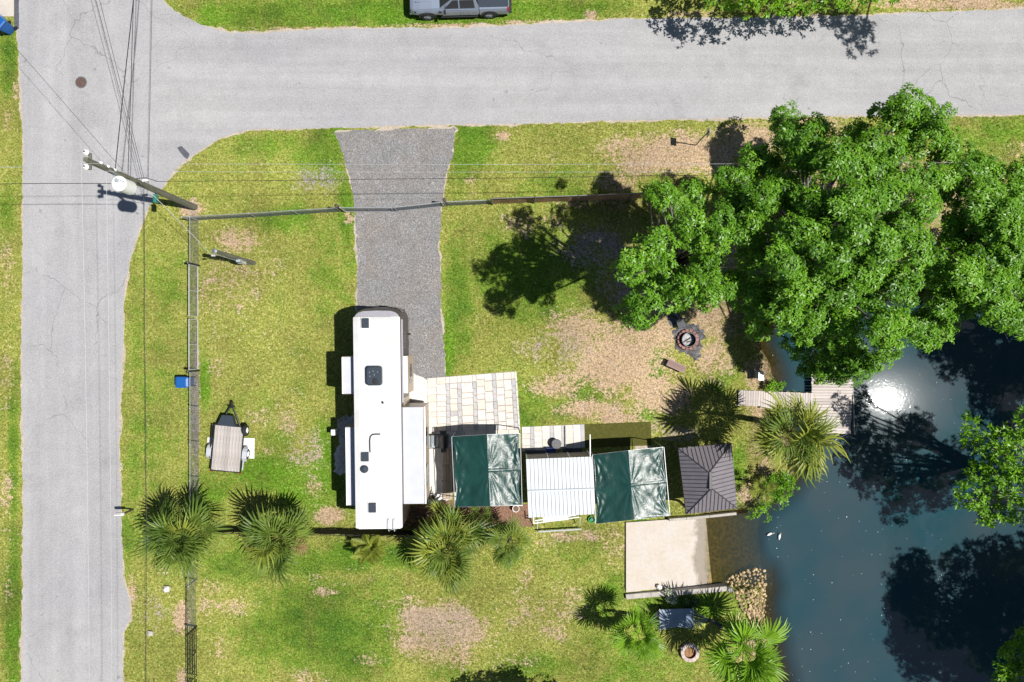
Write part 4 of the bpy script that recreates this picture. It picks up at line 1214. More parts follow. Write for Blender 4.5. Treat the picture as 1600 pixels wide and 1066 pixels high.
# ------------------------------------------------------------------ trailer
def trailer():
    h = .58
    c = G(355.3, 701, h); c.z = 0
    r = thing('utility_trailer', c, 'small flatbed trailer with weathered plank deck parked on the lawn by the west fence', 'trailer', rz=math.radians(-5.2))
    W_, L_ = 1.68, 2.64
    n = 9
    for i in range(n):
        x = -W_ / 2 + W_ * (i + .5) / n
        link_mesh('plank', PLANK_T, r, (x, R.uniform(-.01, .01), h + R.uniform(-.004, .004)), (0, 0, 0), (W_ / n - .012, L_, 1))
    for s in (-1, 1):
        MB().box((s * (W_ / 2 + .035), 0, h - .02), (.05, L_ + .12, .12)).build('side_rail', M['black_metal'], r)
        MB().box((0, s * (L_ / 2 + .035), h - .02), (W_ + .02, .05, .12)).build('end_rail', M['black_metal'], r)
    MB().box((-W_ / 2 - .16, .35, h + .0), (.05, 1.95, .08)).build('tie_rail', M['black_metal'], r)
    for y in (-.6, .35, 1.3): MB().box((-W_ / 2 - .1, y, h - .01), (.1, .05, .05)).build('rail_bracket', M['black_metal'], r)
    MB().box((W_ / 2 + .15, -.75, h - .05), (.06, .9, .06)).build('tie_rail', M['steel_light'], r)
    for s in (-1, 1):
        MB().tube([(s * .62, L_ / 2, h - .08), (.04 * s, L_ / 2 + 1.22, h - .12)], .045, 8).build('tongue_bar', M['black_metal'], r)
    tb = [(-.62, .06), (.36, .06), (.16, .66), (-.40, .66)]
    MB().prism([(p[0] + .06, L_ / 2 + p[1]) for p in tb], h - .06, h + .30).build('tool_box', M['vent_dark'], r)
    MB().prism([(p[0] * 1.06 + .06, L_ / 2 + p[1] * 1.04 - .01) for p in tb], h + .302, h + .34).build('tool_box_lid', M['vent_dark'], r)
    co = MB().box((0, L_ / 2 + 1.3, h - .06), (.13, .36, .13), 0, .03)
    co.tube([(-.24, L_ / 2 + 1.2, h + .03), (.24, L_ / 2 + 1.16, h + .03)], .02, 6)
    co.cyl((0, L_ / 2 + 1.13, 0.05), .04, .75, 8)
    co.build('coupler', M['black_metal'], r)
    def wheel(x, y, z, nm, rim, tilt=0.0, rad=.30):
        Mx = Matrix.Translation((x, y, z)) @ Matrix.Rotation(tilt, 4, 'Z') @ Matrix.Rotation(math.pi / 2, 4, 'Y')
        t_ = MB().lathe([(.17, -.09), (rad - .04, -.10), (rad, -.06), (rad, .06), (rad - .04, .10), (.17, .09), (.17, -.09)], 24, M=Mx).build(nm, M['tyre'], r, smooth=False)
        MB().lathe([(.0, .075), (.06, .085), (.10, .05), (.165, .085), (.175, .085), (.175, -.08), (0, -.08)], 24, M=Mx).build('rim', rim, t_)
    wheel(W_ / 2 + .23, L_ / 2 - .12, h + .22, 'spare_wheel', M['white_paint'], .1, .33)
    for s in (-1, 1):
        wheel(s * (W_ / 2 + .22), -.28, .30, 'wheel', M['white_paint'])
        f = MB()
        prof = [(-.46, .30), (-.36, .50), (-.2, .62), (.2, .62), (.36, .50), (.46, .30)]
        rings = []
        for (y, z) in prof: rings.append([(s * (W_ / 2 + .08), -.28 + y, z + .05), (s * (W_ / 2 + .08 + (.28 if abs(y) < .4 else .24)), -.28 + y, z + .05), (s * (W_ / 2 + .08 + (.28 if abs(y) < .4 else .24)), -.28 + y, z + .035), (s * (W_ / 2 + .08), -.28 + y, z + .035)])
        f.loft(rings); f.build('fender', M['steel_light'], r)
        MB().box((s * (W_ / 2 + .02), -L_ / 2 - .08, h - .02), (.16, .05, .08)).build('tail_light', M['red_lamp'], r)
    MB().box((0, -.28, .30), (W_ + .3, .06, .06)).build('axle', M['black_metal'], r)
PLANK_T = MB().box((0, 0, 0), (1, 1, .04), 0, .005).mesh('plank', M['old_plank'])
trailer()
def board():
    r = thing('board', G(361, 700), 'white board lying on the grass underneath the flatbed trailer', 'board', rz=math.radians(-1))
    MB().box((0, 0, .02), (2.82, 1.22, .03), 0, .004).build('sheet', M['white_board'], r)
board()

# ------------------------------------------------------------------ wheeled bins
def bin_(px, py, rz, label):
    c = G(px, py)
    r = thing('wheeled_bin', c, label, 'bin', 'blue wheeled bins', rz)
    MB().loft([[(p[0], p[1], .06) for p in rr(-.23, .23, -.26, .26, .05)], [(p[0], p[1], .98) for p in rr(-.29, .29, -.34, .34, .06)]]).build('body', M['blue_bin'], r)
    MB().loft([[(p[0], p[1], .985) for p in rr(-.32, .32, -.38, .36, .07)], [(p[0], p[1], 1.03) for p in rr(-.32, .32, -.38, .36, .07)], [(p[0], p[1], 1.07) for p in rr(-.24, .24, -.28, .26, .07)]]).build('lid', M['blue_bin'], r)
    MB().tube([(-.26, .41, .98), (.26, .41, .98)], .02, 8).build('handle', M['blue_bin'], r)
    for s in (-1, 1):
        Mx = Matrix.Translation((s * .26, .28, .13)) @ Matrix.Rotation(math.pi / 2, 4, 'Y')
        MB().lathe([(0, -.03), (.12, -.03), (.13, 0), (.12, .03), (0, .03)], 16, M=Mx).build('wheel', M['tyre'], r)
    return r
b0 = bin_(297, 596, math.radians(-90), 'blue wheeled bin standing against the outside of the west chain link fence')
copy_thing(b0, G(17, 47), math.radians(-40), 'blue wheeled bin at the concrete apron across the side street')

# ------------------------------------------------------------------ fences
def run_fence(name, label, cat, pts, h, post_m, rail_m, mesh=None, screen=None, step=2.6, bottom=False, lean=0.0):
    W_ = [G(*p) for p in pts]
    r = thing(name, W_[0], label, cat)
    for i in range(len(W_) - 1):
        a, b = W_[i], W_[i + 1]
        L_ = (b - a).length; d = (b - a).normalized(); n = max(1, round(L_ / step))
        for k in range(n + (1 if i == len(W_) - 2 else 0)):
            p = a + d * (L_ * k / n)
            po = MB().cyl((p.x, p.y, 0), .032, h + .04, 8).build('post', post_m, r, world=True)
            MB().lathe([(.042, h + .03), (.042, h + .055), (.0, h + .085)], 8, (p.x, p.y, 0)).build('cap', post_m, po, world=True)
        MB().tube([a + Vector((0, 0, h)), b + Vector((0, 0, h))], .023, 6).build('top_rail', rail_m, r, world=True)
        if bottom: MB().tube([a + Vector((0, 0, .08)), b + Vector((0, 0, .08))], .020, 6).build('bottom_rail', rail_m, r, world=True)
        if mesh: chain(a, b, .05, h - .02, mesh).build('chain_link_mesh', M['galv_dark'] if mesh != 'l' else M['galv'], r, world=True)['kind'] = 'stuff'
        if screen:
            nrm = Vector((-d.y, d.x, 0)) * .04
            mb = MB(); N = max(2, int(L_ / .5))
            vs = []; fs = []
            for k in range(N + 1):
                p = a + d * (L_ * k / N) + nrm * (1 + .5 * math.sin(k * 1.9))
                q = p + nrm * .14
                vs += [(p.x, p.y, .03), (p.x, p.y, h * .55), (p.x, p.y, h - .02 - .03 * abs(math.sin(k * .9))), (q.x, q.y, h - .02 - .03 * abs(math.sin(k * .9))), (q.x, q.y, .03)]
            for k in range(N):
                for j in range(4): fs.append((k * 5 + j, k * 5 + j + 1, k * 5 + 6 + j, k * 5 + 5 + j))
            mb.add(vs, fs).build('privacy_screen', screen, r, world=True)
    return r
def chain(a, b, z0, z1, _=None, sp=.085, w_=.0035):
    """diagonal wires of a chain link fabric, thin prisms crossing at 45 degrees"""
    d = (b - a).normalized(); L_ = (b - a).length; hgt = z1 - z0
    mb = MB()
    n = int((L_ + hgt) / sp)
    nr = Vector((-d.y, d.x, 0))
    for s in (0, 1):
        for k in range(n):
            t0 = -hgt + k * sp
            ta, tb = max(t0, 0), min(t0 + hgt, L_)
            if tb - ta < .02: continue
            za, zb = z0 + (ta - t0), z0 + (tb - t0)
            if s: za, zb = z0 + z1 - za, z0 + z1 - zb
            p, q = a + d * ta + nr * (s * .004), a + d * tb + nr * (s * .004)
            p = Vector((p.x, p.y, za)); q = Vector((q.x, q.y, zb))
            u = (q - p).normalized(); v = u.cross(nr).normalized() * w_; o_ = nr * w_
            mb.add([p + v, p - v * .5 + o_, p - v * .5 - o_, q + v, q - v * .5 + o_, q - v * .5 - o_], [(0, 1, 4, 3), (1, 2, 5, 4), (2, 0, 3, 5)])
    return mb
run_fence('chain_link_fence', 'grey chain link fence running from the corner pole to the driveway gate', 'fence', [(299, 345), (400, 339.5), (533, 331)], 1.2, M['galv'], M['galv'], mesh='d')
run_fence('chain_link_fence', 'short grey chain link fence from the driveway gate to the brown screen', 'fence', [(697, 322), (769, 319)], 1.2, M['galv'], M['galv'], mesh='d')
run_fence('screen_fence', 'chain link fence covered with brown privacy screen between the driveway and the big tree', 'fence', [(770, 320), (900, 315.5), (1062, 309.5)], 1.75, M['galv_dark'], M['galv_dark'], screen=M['brown_screen'])
run_fence('chain_link_fence', 'north stretch of the west chain link fence above the frame gates', 'fence', [(311, 345), (311.5, 414)], 1.2, M['galv'], M['galv'], mesh='d')
run_fence('chain_link_fence', 'long stretch of the west chain link fence behind the blue bin and trailer', 'fence', [(311.5, 580), (311.5, 690), (311.5, 800), (309, 905)], 1.2, M['galv'], M['galv'], mesh='d')
run_fence('screen_fence', 'low dark screened fence behind the palms at the rear of the motorhome', 'fence', [(322, 824), (480, 827), (660, 830)], 1.15, M['black_metal'], M['black_metal'], screen=M['black_screen'], step=2.4)
run_fence('wire_fence', 'black wire fence south of the leftmost palm leading to the bar gate', 'fence', [(306.5, 905), (307, 978)], 1.2, M['black_metal'], M['black_metal'], mesh='d')

def gate_leaf(label, p0, p1, h, m, bars=1, mesh='d', diag=False, cat='gate', name='gate_leaf', group=None):
    a, b = G(*p0), G(*p1)
    r = thing(name, a, label, cat, group)
    d = (b - a).normalized(); L_ = (b - a).length
    a2, b2 = a + d * .06, b - d * .06
    f = MB()
    fr = [a2 + Vector((0, 0, .09)), b2 + Vector((0, 0, .09)), b2 + Vector((0, 0, h)), a2 + Vector((0, 0, h))]
    for i in range(4): f.tube([fr[i], fr[(i + 1) % 4]], .026, 6)
    f.build('frame', m, r, world=True)
    for k in range(1, bars + 1):
        if bars == 1:
            p = a2 + (b2 - a2) * .5
            MB().tube([p + Vector((0, 0, .09)), p + Vector((0, 0, h))], .02, 6).build('stile', m, r, world=True)
        else:
            z = .09 + (h - .09) * k / (bars + 1)
            MB().tube([a2 + Vector((0, 0, z)), b2 + Vector((0, 0, z))], .021, 6).build('bar', m, r, world=True)
    if diag:
        for t0, t1 in ((.04, .20), (.48, .62), (.80, .96)):
            MB().tube([a2 + (b2 - a2) * t0 + Vector((0, 0, .09)), a2 + (b2 - a2) * t1 + Vector((0, 0, h))], .018, 6).build('brace', m, r, world=True)
        p = a2 + (b2 - a2) * .5
        MB().tube([p + Vector((0, 0, .09)), p + Vector((0, 0, h))], .02, 6).build('stile', m, r, world=True)
    if mesh: chain(a2, b2, .1, h - .02).build('chain_link_mesh', M['galv_dark'], r, world=True)['kind'] = 'stuff'
    MB().cyl((a.x, a.y, 0), .05, h + .12, 8).build('hinge_post', m, r, world=True)
gate_leaf('left leaf of the closed chain link driveway gate', (540, 331), (617, 330.5), 1.2, M['galv'])
gate_leaf('right leaf of the closed chain link driveway gate', (694, 322.5), (619, 330.5), 1.2, M['galv'])
gate_leaf('upper pale framed gate leaf in the west fence', (310, 415.5), (310, 496), 1.2, M['steel_light'])
gate_leaf('lower pale framed gate leaf in the west fence', (310, 578), (310, 498), 1.2, M['steel_light'])
gate_leaf('black five bar gate leaf in the southwest fence', (307.5, 978), (308, 1056), 1.25, M['black_metal'], bars=4, mesh=None, diag=True)
gate_leaf('black bar gate leaf cut off by the bottom edge of the photo', (308, 1140), (308, 1060), 1.25, M['black_metal'], bars=4, mesh=None, diag=True)
for px, py, lab in ((535, 329, 'wooden post on the left side of the driveway gate'), (698, 320, 'wooden post on the right side of the driveway gate')):
    r = thing('gate_post', G(px, py), lab, 'post')
    MB().cyl((0, 0, 0), .10, 1.45, 12).build('timber', M['dark_wood'], r)
    MB().lathe([(.115, 1.455), (.115, 1.48), (0, 1.53)], 12).build('cap', M['dark_wood'], r)
for px, py, lab in ((311, 415, 'dark timber post at the upper end of the framed west gates'), (311, 579, 'dark timber post at the lower end of the framed west gates')):
    r = thing('gate_post', G(px, py), lab, 'post')
    MB().cyl((0, 0, 0), .07, 1.5, 12).build('timber', M['black_metal'], r)
    MB().lathe([(.08, 1.505), (.08, 1.53), (0, 1.57)], 12).build('cap', M['black_metal'], r)

# ------------------------------------------------------------------ fire pits, bench, hammock
def fire_pit():
    c = G(1074, 531)
    r = thing('fire_pit', c, 'round fire pit of reddish bricks around a black steel ring under the big tree', 'fire pit')
    MB().lathe([(.40, .0), (.40, .42), (.43, .42), (.43, .0)], 28).build('steel_ring', M['black_metal'], r)
    MB().lathe([(.395, .06), (.3, .08), (.15, .07), (0, .09)], 20).build('ash_bed', M['ash'], r)
    bm = MB().box((0, 0, .09), (.15, .20, .18), 0, .012).mesh('brick', M['brick'])
    for i in range(15):
        a = 2 * math.pi * i / 15
        link_mesh('brick', bm, r, (.56 * math.cos(a), .56 * math.sin(a), 0), (0, R.uniform(-.05, .05), a + R.uniform(-.12, .12)))
    for k in range(2):
        MB().tube([(-.25 + .2 * k, -.15, .12), (.18 + .1 * k, .12 - .2 * k, .14)], .03, 6).build('charred_log', M['black_metal'], r)
fire_pit()
def chair():
    c = G(1062, 506)
    r = thing('folded_chair', c, 'dark camp chair lying in the shade just north of the brick fire pit', 'chair', rz=.3)
    MB().box((0, 0, .40), (.5, .48, .03), 0, .008).build('seat', M['grey_cloth'], r)
    MB().box((0, .26, .62), (.5, .03, .42), 0, .008).build('backrest', M['grey_cloth'], r)
    for s in (-1, 1):
        MB().tube([(s * .26, -.24, 0), (s * .26, .24, .42)], .014, 6).build('leg', M['black_metal'], r)
        MB().tube([(s * .26, .24, 0), (s * .26, -.24, .42)], .014, 6).build('leg', M['black_metal'], r)
chair()
def bench():
    c = G(1057, 572, .42); c.z = 0
    r = thing('bench', c, 'low brown timber bench on the bare ground below the brick fire pit', 'bench', rz=math.radians(-24))
    for i in range(4):
        link_mesh('seat_plank', BP, r, (0, -.165 + .11 * i, .42), (0, 0, 0), (1.16, .10, 1))
    for s in (-1, 1):
        MB().box((s * .42, 0, .20), (.07, .36, .40)).build('leg', M['dark_wood'], r)
    MB().box((0, 0, .22), (.8, .06, .08)).build('stretcher', M['dark_wood'], r)
BP = MB().box((0, 0, 0), (1, 1, .04), 0, .006).mesh('seat_plank', M['bench_wood'])
bench()
def hammock():
    c = G(1058, 969, .9); c.z = 0
    r = thing('hammock', c, 'blue grey fabric hammock with spreader bars on a stand south of the boat ramp', 'hammock', rz=math.radians(2))
    vs, fs = [], []
    N, K = 26, 18
    for i in range(N + 1):
        for j in range(K + 1):
            u, v = i / N * 2 - 1, j / K * 2 - 1
            z = .80 - .26 * (1 - u * u) * (1 - .35 * v * v) + .012 * math.sin(9 * v + 5 * u) + .018 * math.sin(7 * u + 4 * v * v) * (1 - u * u)
            vs.append((u * .97, v * (.60 - .05 * (1 - u * u)), z))
    for i in range(N):
        for j in range(K):
            a = i * (K + 1) + j; fs.append((a, a + K + 1, a + K + 2, a + 1))
    MB().add(vs, fs).build('fabric', M['hammock'], r, smooth=True)
    for s in (-1, 1):
        MB().tube([(s * 1.0, -.66, .83), (s * 1.0, .66, .83)], .026, 8).build('spreader_bar', M['old_plank'], r)
        cords = MB()
        for k in range(13):
            y = -.6 + 1.2 * k / 12
            cords.tube([(s * 1.0, y, .83), (s * 1.78, 0, 1.0)], .007, 4)
        cords.build('cords', M['hammock'], r)
        pts = [(s * 1.95, 0, 1.12), (s * 1.8, 0, .9), (s * 1.3, 0, .35), (s * .7, 0, .10), (0, 0, .06)]
        MB().tube(pts, .04, 8).build('stand_arm', M['black_metal'], r)
        MB().tube([(s * .8, -.6, .03), (s * .8, .6, .03)], .035, 8).build('foot', M['black_metal'], r)
hammock()
def arc_plate():
    c = G(1118, 971)
    r = thing('stand_arc_shadow', c, 'dark curved plate standing in for the hammock stand arc and its shadow', 'board')
    pts = [(-.55, .20), (-.2, .14), (.15, -.05), (.42, -.34), (.34, -.44), (.05, -.2), (-.25, -.02), (-.55, .06)]
    MB().prism(pts, .01, .10).build('deck', M['vent_dark'], r)  # dark plate added for the stand's curved arm and its shadow
    MB().tube([(-.5, .2, .11), (.1, .0, .13), (.4, -.34, .11)], .02, 6).build('edge_trim', M['black_metal'], r)
arc_plate()
def fire_bowl():
    c = G(1079, 1021, .3); c.z = 0
    r = thing('fire_ring', c, 'pale round fire ring filled with rusty ash on the lawn below the hammock', 'fire pit')
    bm = MB()
    k = 12
    for s in range(1): pass
    seg = MB()
    a0, a1 = -math.pi / k + .015, math.pi / k - .015
    P = [(.32, a0), (.56, a0), (.56, a1), (.32, a1)]
    q = [(rr_ * math.cos(a), rr_ * math.sin(a)) for rr_, a in ((.34, a0), (.55, a0), (.565, 0), (.55, a1), (.34, a1), (.35, 0))]
    blk = MB().prism(q, 0, .26).mesh('ring_block', mat('pale_block', (.46, .37, .33), .85, var=.2, vs=8, orand=.12, fine=.12))
    for i in range(k): link_mesh('ring_block', blk, r, (0, 0, 0), (0, 0, 2 * math.pi * i / k))
    MB().lathe([(.335, .10), (.2, .13), (.1, .12), (0, .15)], 20).build('ash_bed', mat('rust_ash', (.26, .14, .06), .95, var=.5, vs=9, fine=.4), r)
    MB().lathe([(.345, .0), (.345, .27), (.325, .27), (.325, .02)], 24).build('liner', M['rust'], r)
    MB().tube([(-.62, .36, .28), (-.38, .18, .29)], .014, 6).build('poker', M['steel_light'], r)
fire_bowl()

# ------------------------------------------------------------------ rocks
def rock_mesh(seed, m):
    rn = random.Random(seed)
    bm = bmesh.new()
    bmesh.ops.create_icosphere(bm, subdivisions=1, radius=1)
    for v in bm.verts:
        v.co *= rn.uniform(.75, 1.15)
    me = bpy.data.meshes.new('stone'); bm.to_mesh(me); bm.free(); me.materials.append(m)
    return me
ROCKS = [rock_mesh(i, M['rock']) for i in range(6)]
def riprap():
    poly = [(1136, 908), (1150, 900), (1172, 894), (1190, 890), (1199, 895), (1200, 930), (1200, 965), (1192, 985), (1176, 975), (1160, 955), (1146, 930)]
    P = np.array([G(*p)[:2] for p in poly])
    r = thing('riprap_bank', G(1172, 930), 'bank of loose tan rocks between the boat ramp and the creek', 'rock bank')
    pts = scatter_poly(P, 2200, np.random.default_rng(5))
    kept = []
    for p in pts:
        if all((p[0] - q[0]) ** 2 + (p[1] - q[1]) ** 2 > .155 ** 2 for q in kept): kept.append(p)
        if len(kept) >= 290: break
    Z, _ = ground_z(np.array([k[0] for k in kept]), np.array([k[1] for k in kept]))
    for i, p in enumerate(kept):
        s = R.uniform(.075, .15)
        link_mesh('stone', R.choice(ROCKS), r, (p[0] - r.location.x, p[1] - r.location.y, max(float(Z[i]), WL - .02) + s * .35), (R.uniform(0, 3), R.uniform(0, 3), R.uniform(0, 6)), (s, s * R.uniform(.8, 1.3), s * R.uniform(.6, .9)))
riprap()
PR = [rock_mesh(40 + i, M['rock_pale']) for i in range(3)]
for px, py, s, lab in ((261, 919, .32, 'pale boulder on the verge south of the leftmost palm'), (236, 989, .26, 'pale stone half sunk in bare earth on the west verge'), (1030, 917, .22, 'pale stone on top of the wall south of the boat ramp'),
                       (1186, 791, .16, 'pale rock on the creek bank below the gazebo')):
    r = link_mesh('boulder', PR[int(px) % 3], None, G(px, py) + Vector((0, 0, s * .3)), (.2, .1, px), (s, s * .8, s * .6))
    tag(r, lab, 'boulder')
def bucket():
    r = thing('bucket', G(1139, 919), 'small black and white bucket at the creek end of the ramp wall', 'bucket')
    MB().lathe([(.0, .02), (.11, .02), (.14, .30), (.13, .30), (.10, .05), (0, .05)], 18).build('pail', M['white_paint'], r)
    MB().lathe([(.15, .27), (.15, .31), (.125, .31)], 18).build('rim', M['black_plastic'], r)
bucket()
def pots():
    for i, (px, py, m, lab) in enumerate(((806, 793, 'white_ceramic', 'blue and white pot by the south corner of the left canopy'), (697, 787, 'terracotta', 'terracotta pot in the mulch bed below the plank walkway'), (728, 794, 'terracotta', 'terracotta pot under the south edge of the left canopy'),
                                          (676, 776, 'white_ceramic', 'white pot on the gravel at the south end of the plank walkway'))):
        r = thing('plant_pot', G(px, py), lab, 'plant pot')
        MB().lathe([(0, .01), (.13, .01), (.19, .30), (.21, .30), (.21, .34), (.18, .34), (.17, .28)], 18).build('pot', M[m], r)
        MB().lathe([(.172, .27), (.1, .29), (0, .30)], 14).build('soil', M['earth'], r)
pots()
def tank():
    r = thing('storage_tote', G(809, 785, .3) * 1.0, 'light blue storage tote under the right corner of the left canopy', 'storage box')
    r.location.z = 0
    MB().box((0, 0, .18), (.55, .34, .36), 0, .02).build('box', mat('tote_blue', (.05, .17, .34), .4), r)
    MB().box((0, 0, .38), (.6, .38, .04), 0, .01).build('lid', M['white_paint'], r)
tank()
def manhole():
    r = thing('manhole_cover', G(127, 129), 'rusty round manhole cover in the side street asphalt', 'manhole')
    r.location.z = .017
    MB().lathe([(.30, .0), (.30, .012), (0, .012)], 28).build('cover', M['rust'], r)
    MB().lathe([(.305, 0), (.305, .016), (.35, .016), (.36, 0)], 28).build('frame', M['galv_dark'], r)
    s = MB()
    for i in range(-3, 4):
        for j in range(-3, 4):
            if i * i + j * j < 11: s.box((i * .075, j * .075, .0145), (.045, .045, .005))
    s.build('studs', M['rust'], r)
manhole()
def street_sign():
    b = G(1087, 227)
    r = thing('street_sign', b, 'thin metal sign post with a small panel on the bare verge', 'sign')
    MB().box((0, 0, 1.35), (.05, .06, 2.7)).build('post', M['galv_dark'], r)
    MB().box((.04, 0, 2.52), (.012, .46, .62), 0).build('panel', M['galv'], r)
    MB().cyl((.035, .0, 2.35), .012, .03, 6).build('bolt', M['black_metal'], r)
street_sign()
def mailbox():
    b = G(208, 796)
    r = thing('mailbox', b, 'mailbox on a post at the road edge beside the leftmost palm', 'mailbox')
    MB().box((0, 0, .55), (.09, .09, 1.1)).build('post', M['dark_wood'], r)
    MB().box((-.16, 0, 1.06), (.5, .08, .06)).build('arm', M['dark_wood'], r)
    prof = [(.085 * math.cos(a), 1.19 + .085 * math.sin(a)) for a in np.linspace(0, math.pi, 9)] + [(-.085, 1.10), (.085, 1.10)]
    bx = MB().loft([[(-.42, y, z) for y, z in prof], [(.10, y, z) for y, z in prof]]).build('box', M['white_paint'], r)
    MB().box((-.428, 0, 1.17), (.012, .16, .15)).build('door', M['black_metal'], bx)
    MB().box((-.2, .10, 1.22), (.12, .01, .05)).build('flag', M['red_lamp'], bx)
    MB().tube([(-.42, .03, 1.285), (.0, .03, 1.285)], .018, 5).build('top_bar', M['black_metal'], bx)
mailbox()
def birds():
    rn = random.Random(2)
    for i, (px, py, lab) in enumerate(((1202, 834, 'white duck on the creek just off the boat ramp, nearer the bank'), (1217, 838, 'white duck on the creek just off the boat ramp, farther from the bank'))):
        r = thing('duck', G(px, py, WL), lab, 'duck', rz=.4 + i)
        MB().loft([[(-.20, 0, .13)] * 8, [(-.13 , .05 * math.cos(a), .09 + .05 * math.sin(a)) for a in np.linspace(0, 2 * math.pi, 9)[:8]],
                   [(0, .085 * math.cos(a), .06 + .08 * math.sin(a)) for a in np.linspace(0, 2 * math.pi, 9)[:8]], [(.12, .06 * math.cos(a), .07 + .06 * math.sin(a)) for a in np.linspace(0, 2 * math.pi, 9)[:8]],
                   [(.16, .03 * math.cos(a), .14 + .03 * math.sin(a)) for a in np.linspace(0, 2 * math.pi, 9)[:8]], [(.18, .035 * math.cos(a), .20 + .035 * math.sin(a)) for a in np.linspace(0, 2 * math.pi, 9)[:8]], [(.21, 0, .24)] * 8]).build('body', M['white_paint'], r, smooth=True)
        MB().box((.24, 0, .205), (.06, .03, .015)).build('beak', mat('beak', (.5, .22, .03), .5), r)
birds()
# ------------------------------------------------------------------ pickup truck
def pickup():
    b = G(719, 6)
    r = thing('pickup_truck', (b.x, b.y + .05, 0), 'silver grey crew cab pickup truck parked on the grass north of the road', 'pickup truck', rz=math.radians(180 + 1.6))
    # x forward, y to the left; built facing +x then turned to face west
    L2, W2 = 2.95, 1.0
    def sec(x, zs):                           # half-width / height profile at x -> ring
        return [(x, y, z) for y, z in zs]
    P = M['truck_paint']
    def body_ring(x, w_, zb, zs, zt):
        return [(x, -w_ + .05, zb), (x, -w_, zb + .12), (x, -w_ - .005, zs - .18), (x, -w_ + .04, zs), (x, -w_ + .12, zt), (x, w_ - .12, zt), (x, w_ - .04, zs), (x, w_ + .005, zs - .18), (x, w_, zb + .12), (x, w_ - .05, zb)]
    hood = MB().loft([body_ring(1.18, .97, .48, 1.06, 1.16), body_ring(1.6, .98, .48, 1.05, 1.17), body_ring(2.3, .97, .48, 1.02, 1.12), body_ring(2.7, .92, .48, .98, 1.05), body_ring(2.88, .84, .5, .88, .96)])
    hb = hood.build('hood', P, r)
    for s in (-1, 1):
        MB().box((1.9, s * .42, 1.155), (1.3, .06, .03), 0, .012).build('hood_crease', P, hb)
    cab = MB().loft([body_ring(-1.15, .98, .48, 1.06, 1.12), body_ring(1.18, .98, .48, 1.06, 1.12)])
    cab.build('cab_body', P, r)
    def top_ring(x, w_, z): return [(x, -w_, z), (x, w_, z)]
    green = [(1.16, -.90, 1.12), (1.16, .90, 1.12), (-1.15, .90, 1.12), (-1.15, -.90, 1.12)]
    up = [(.38, -.70, 1.80), (.38, .70, 1.80), (-.95, .70, 1.82), (-.95, -.70, 1.82)]
    MB().add(green + up, [(0, 1, 5, 4), (1, 2, 6, 5), (2, 3, 7, 6), (3, 0, 4, 7)]).build('glass_house', P, r)
    MB().loft([[(x + .0, y, 1.80) for x, y in rr(-.97, .40, -.71, .71, .1)], [(x, y, 1.865) for x, y in rr(-.92, .34, -.62, .62, .1)]]).build('roof', P, r)
    def pane(nm, pts, off):
        MB().add([Vector(p) + Vector(off) for p in pts], [tuple(range(len(pts)))]).build(nm, M['glass_dark'], r)
    pane('windscreen', [(1.10, -.82, 1.165), (1.10, .82, 1.165), (.42, .66, 1.765), (.42, -.66, 1.765)], (.012, 0, .014))
    pane('rear_window', [(-1.12, .78, 1.2), (-1.12, -.78, 1.2), (-.98, -.64, 1.74), (-.98, .64, 1.74)], (-.012, 0, .01))
    for s in (-1, 1):
        pane('side_window', [(.86, s * .883, 1.17), (.03, s * .883, 1.17), (.03, s * .715, 1.755), (.34, s * .715, 1.755)], (0, s * .018, .004))
        pane('side_window', [(-.06, s * .883, 1.17), (-.92, s * .883, 1.17), (-.86, s * .715, 1.755), (-.06, s * .715, 1.755)], (0, s * .018, .004))
        for x0, x1 in ((-.02, 1.0), (-1.08, -.05)):
            d = MB().box(((x0 + x1) / 2, s * .988, .80), (x1 - x0, .03, .5), 0, .01).build('door', P, r)
            MB().box((x0 + .14, s * 1.012, .98), (.18, .03, .04), 0, .008).build('handle', M['chrome'], d)
        m_ = MB().box((.84, s * 1.12, 1.20), (.12, .20, .18), 0, .03)
        m_.tube([(.84, s * .95, 1.14), (.84, s * 1.1, 1.18)], .03, 6)
        m_.build('wing_mirror', M['black_plastic'], r)
        MB().box((.02, s * 1.0, .40), (2.2, .10, .05), 0, .015).build('side_step', M['black_plastic'], r)
        MB().box((2.66, s * .76, .86), (.36, .28, .16), math.radians(-s * 28), .03).build('headlight', M['glass_dark'], r)
        MB().box((-2.86, s * .93, .98), (.12, .14, .34), 0, .02).build('tail_light', M['red_lamp'], r)
        MB().box((1.14, s * 1.0, .93), (.18, .012, .14)).build('fender_vent', M['black_plastic'], r)
        for x in (1.92, -1.75):
            arch = MB()
            rings = []
            for a in np.linspace(-.15, math.pi + .15, 13):
                ca, sa = math.cos(a), math.sin(a)
                rings.append([(x + .47 * ca, s * .965, .38 + .47 * sa), (x + .53 * ca, s * 1.01, .38 + .53 * sa), (x + .43 * ca, s * 1.015, .38 + .43 * sa)])
            arch.loft(rings).build('wheel_arch', M['black_plastic'], r)
            Mx = Matrix.Translation((x, s * .90, .39)) @ Matrix.Rotation(s * math.pi / 2, 4, 'X')
            t_ = MB().lathe([(.23, -.12), (.36, -.13), (.39, -.08), (.39, .08), (.36, .13), (.23, .12), (.23, -.12)], 28, M=Mx).build('wheel', M['tyre'], r)
            rim = MB().lathe([(.235, .115), (.235, -.1), (0, -.1)], 24, M=Mx).lathe([(.235, .118), (.215, .118), (.21, .06)], 24, M=Mx)
            for k in range(6):
                a = k * math.pi / 3
                rim.box((.115 * math.cos(a), .115 * math.sin(a), -.10), (.21, .04, .03), a, M=Mx)
            rim.cyl((0, 0, -.125), .05, .05, 12, M=Mx)
            rim.build('rim', M['grey_box'], t_)
    bed = MB()
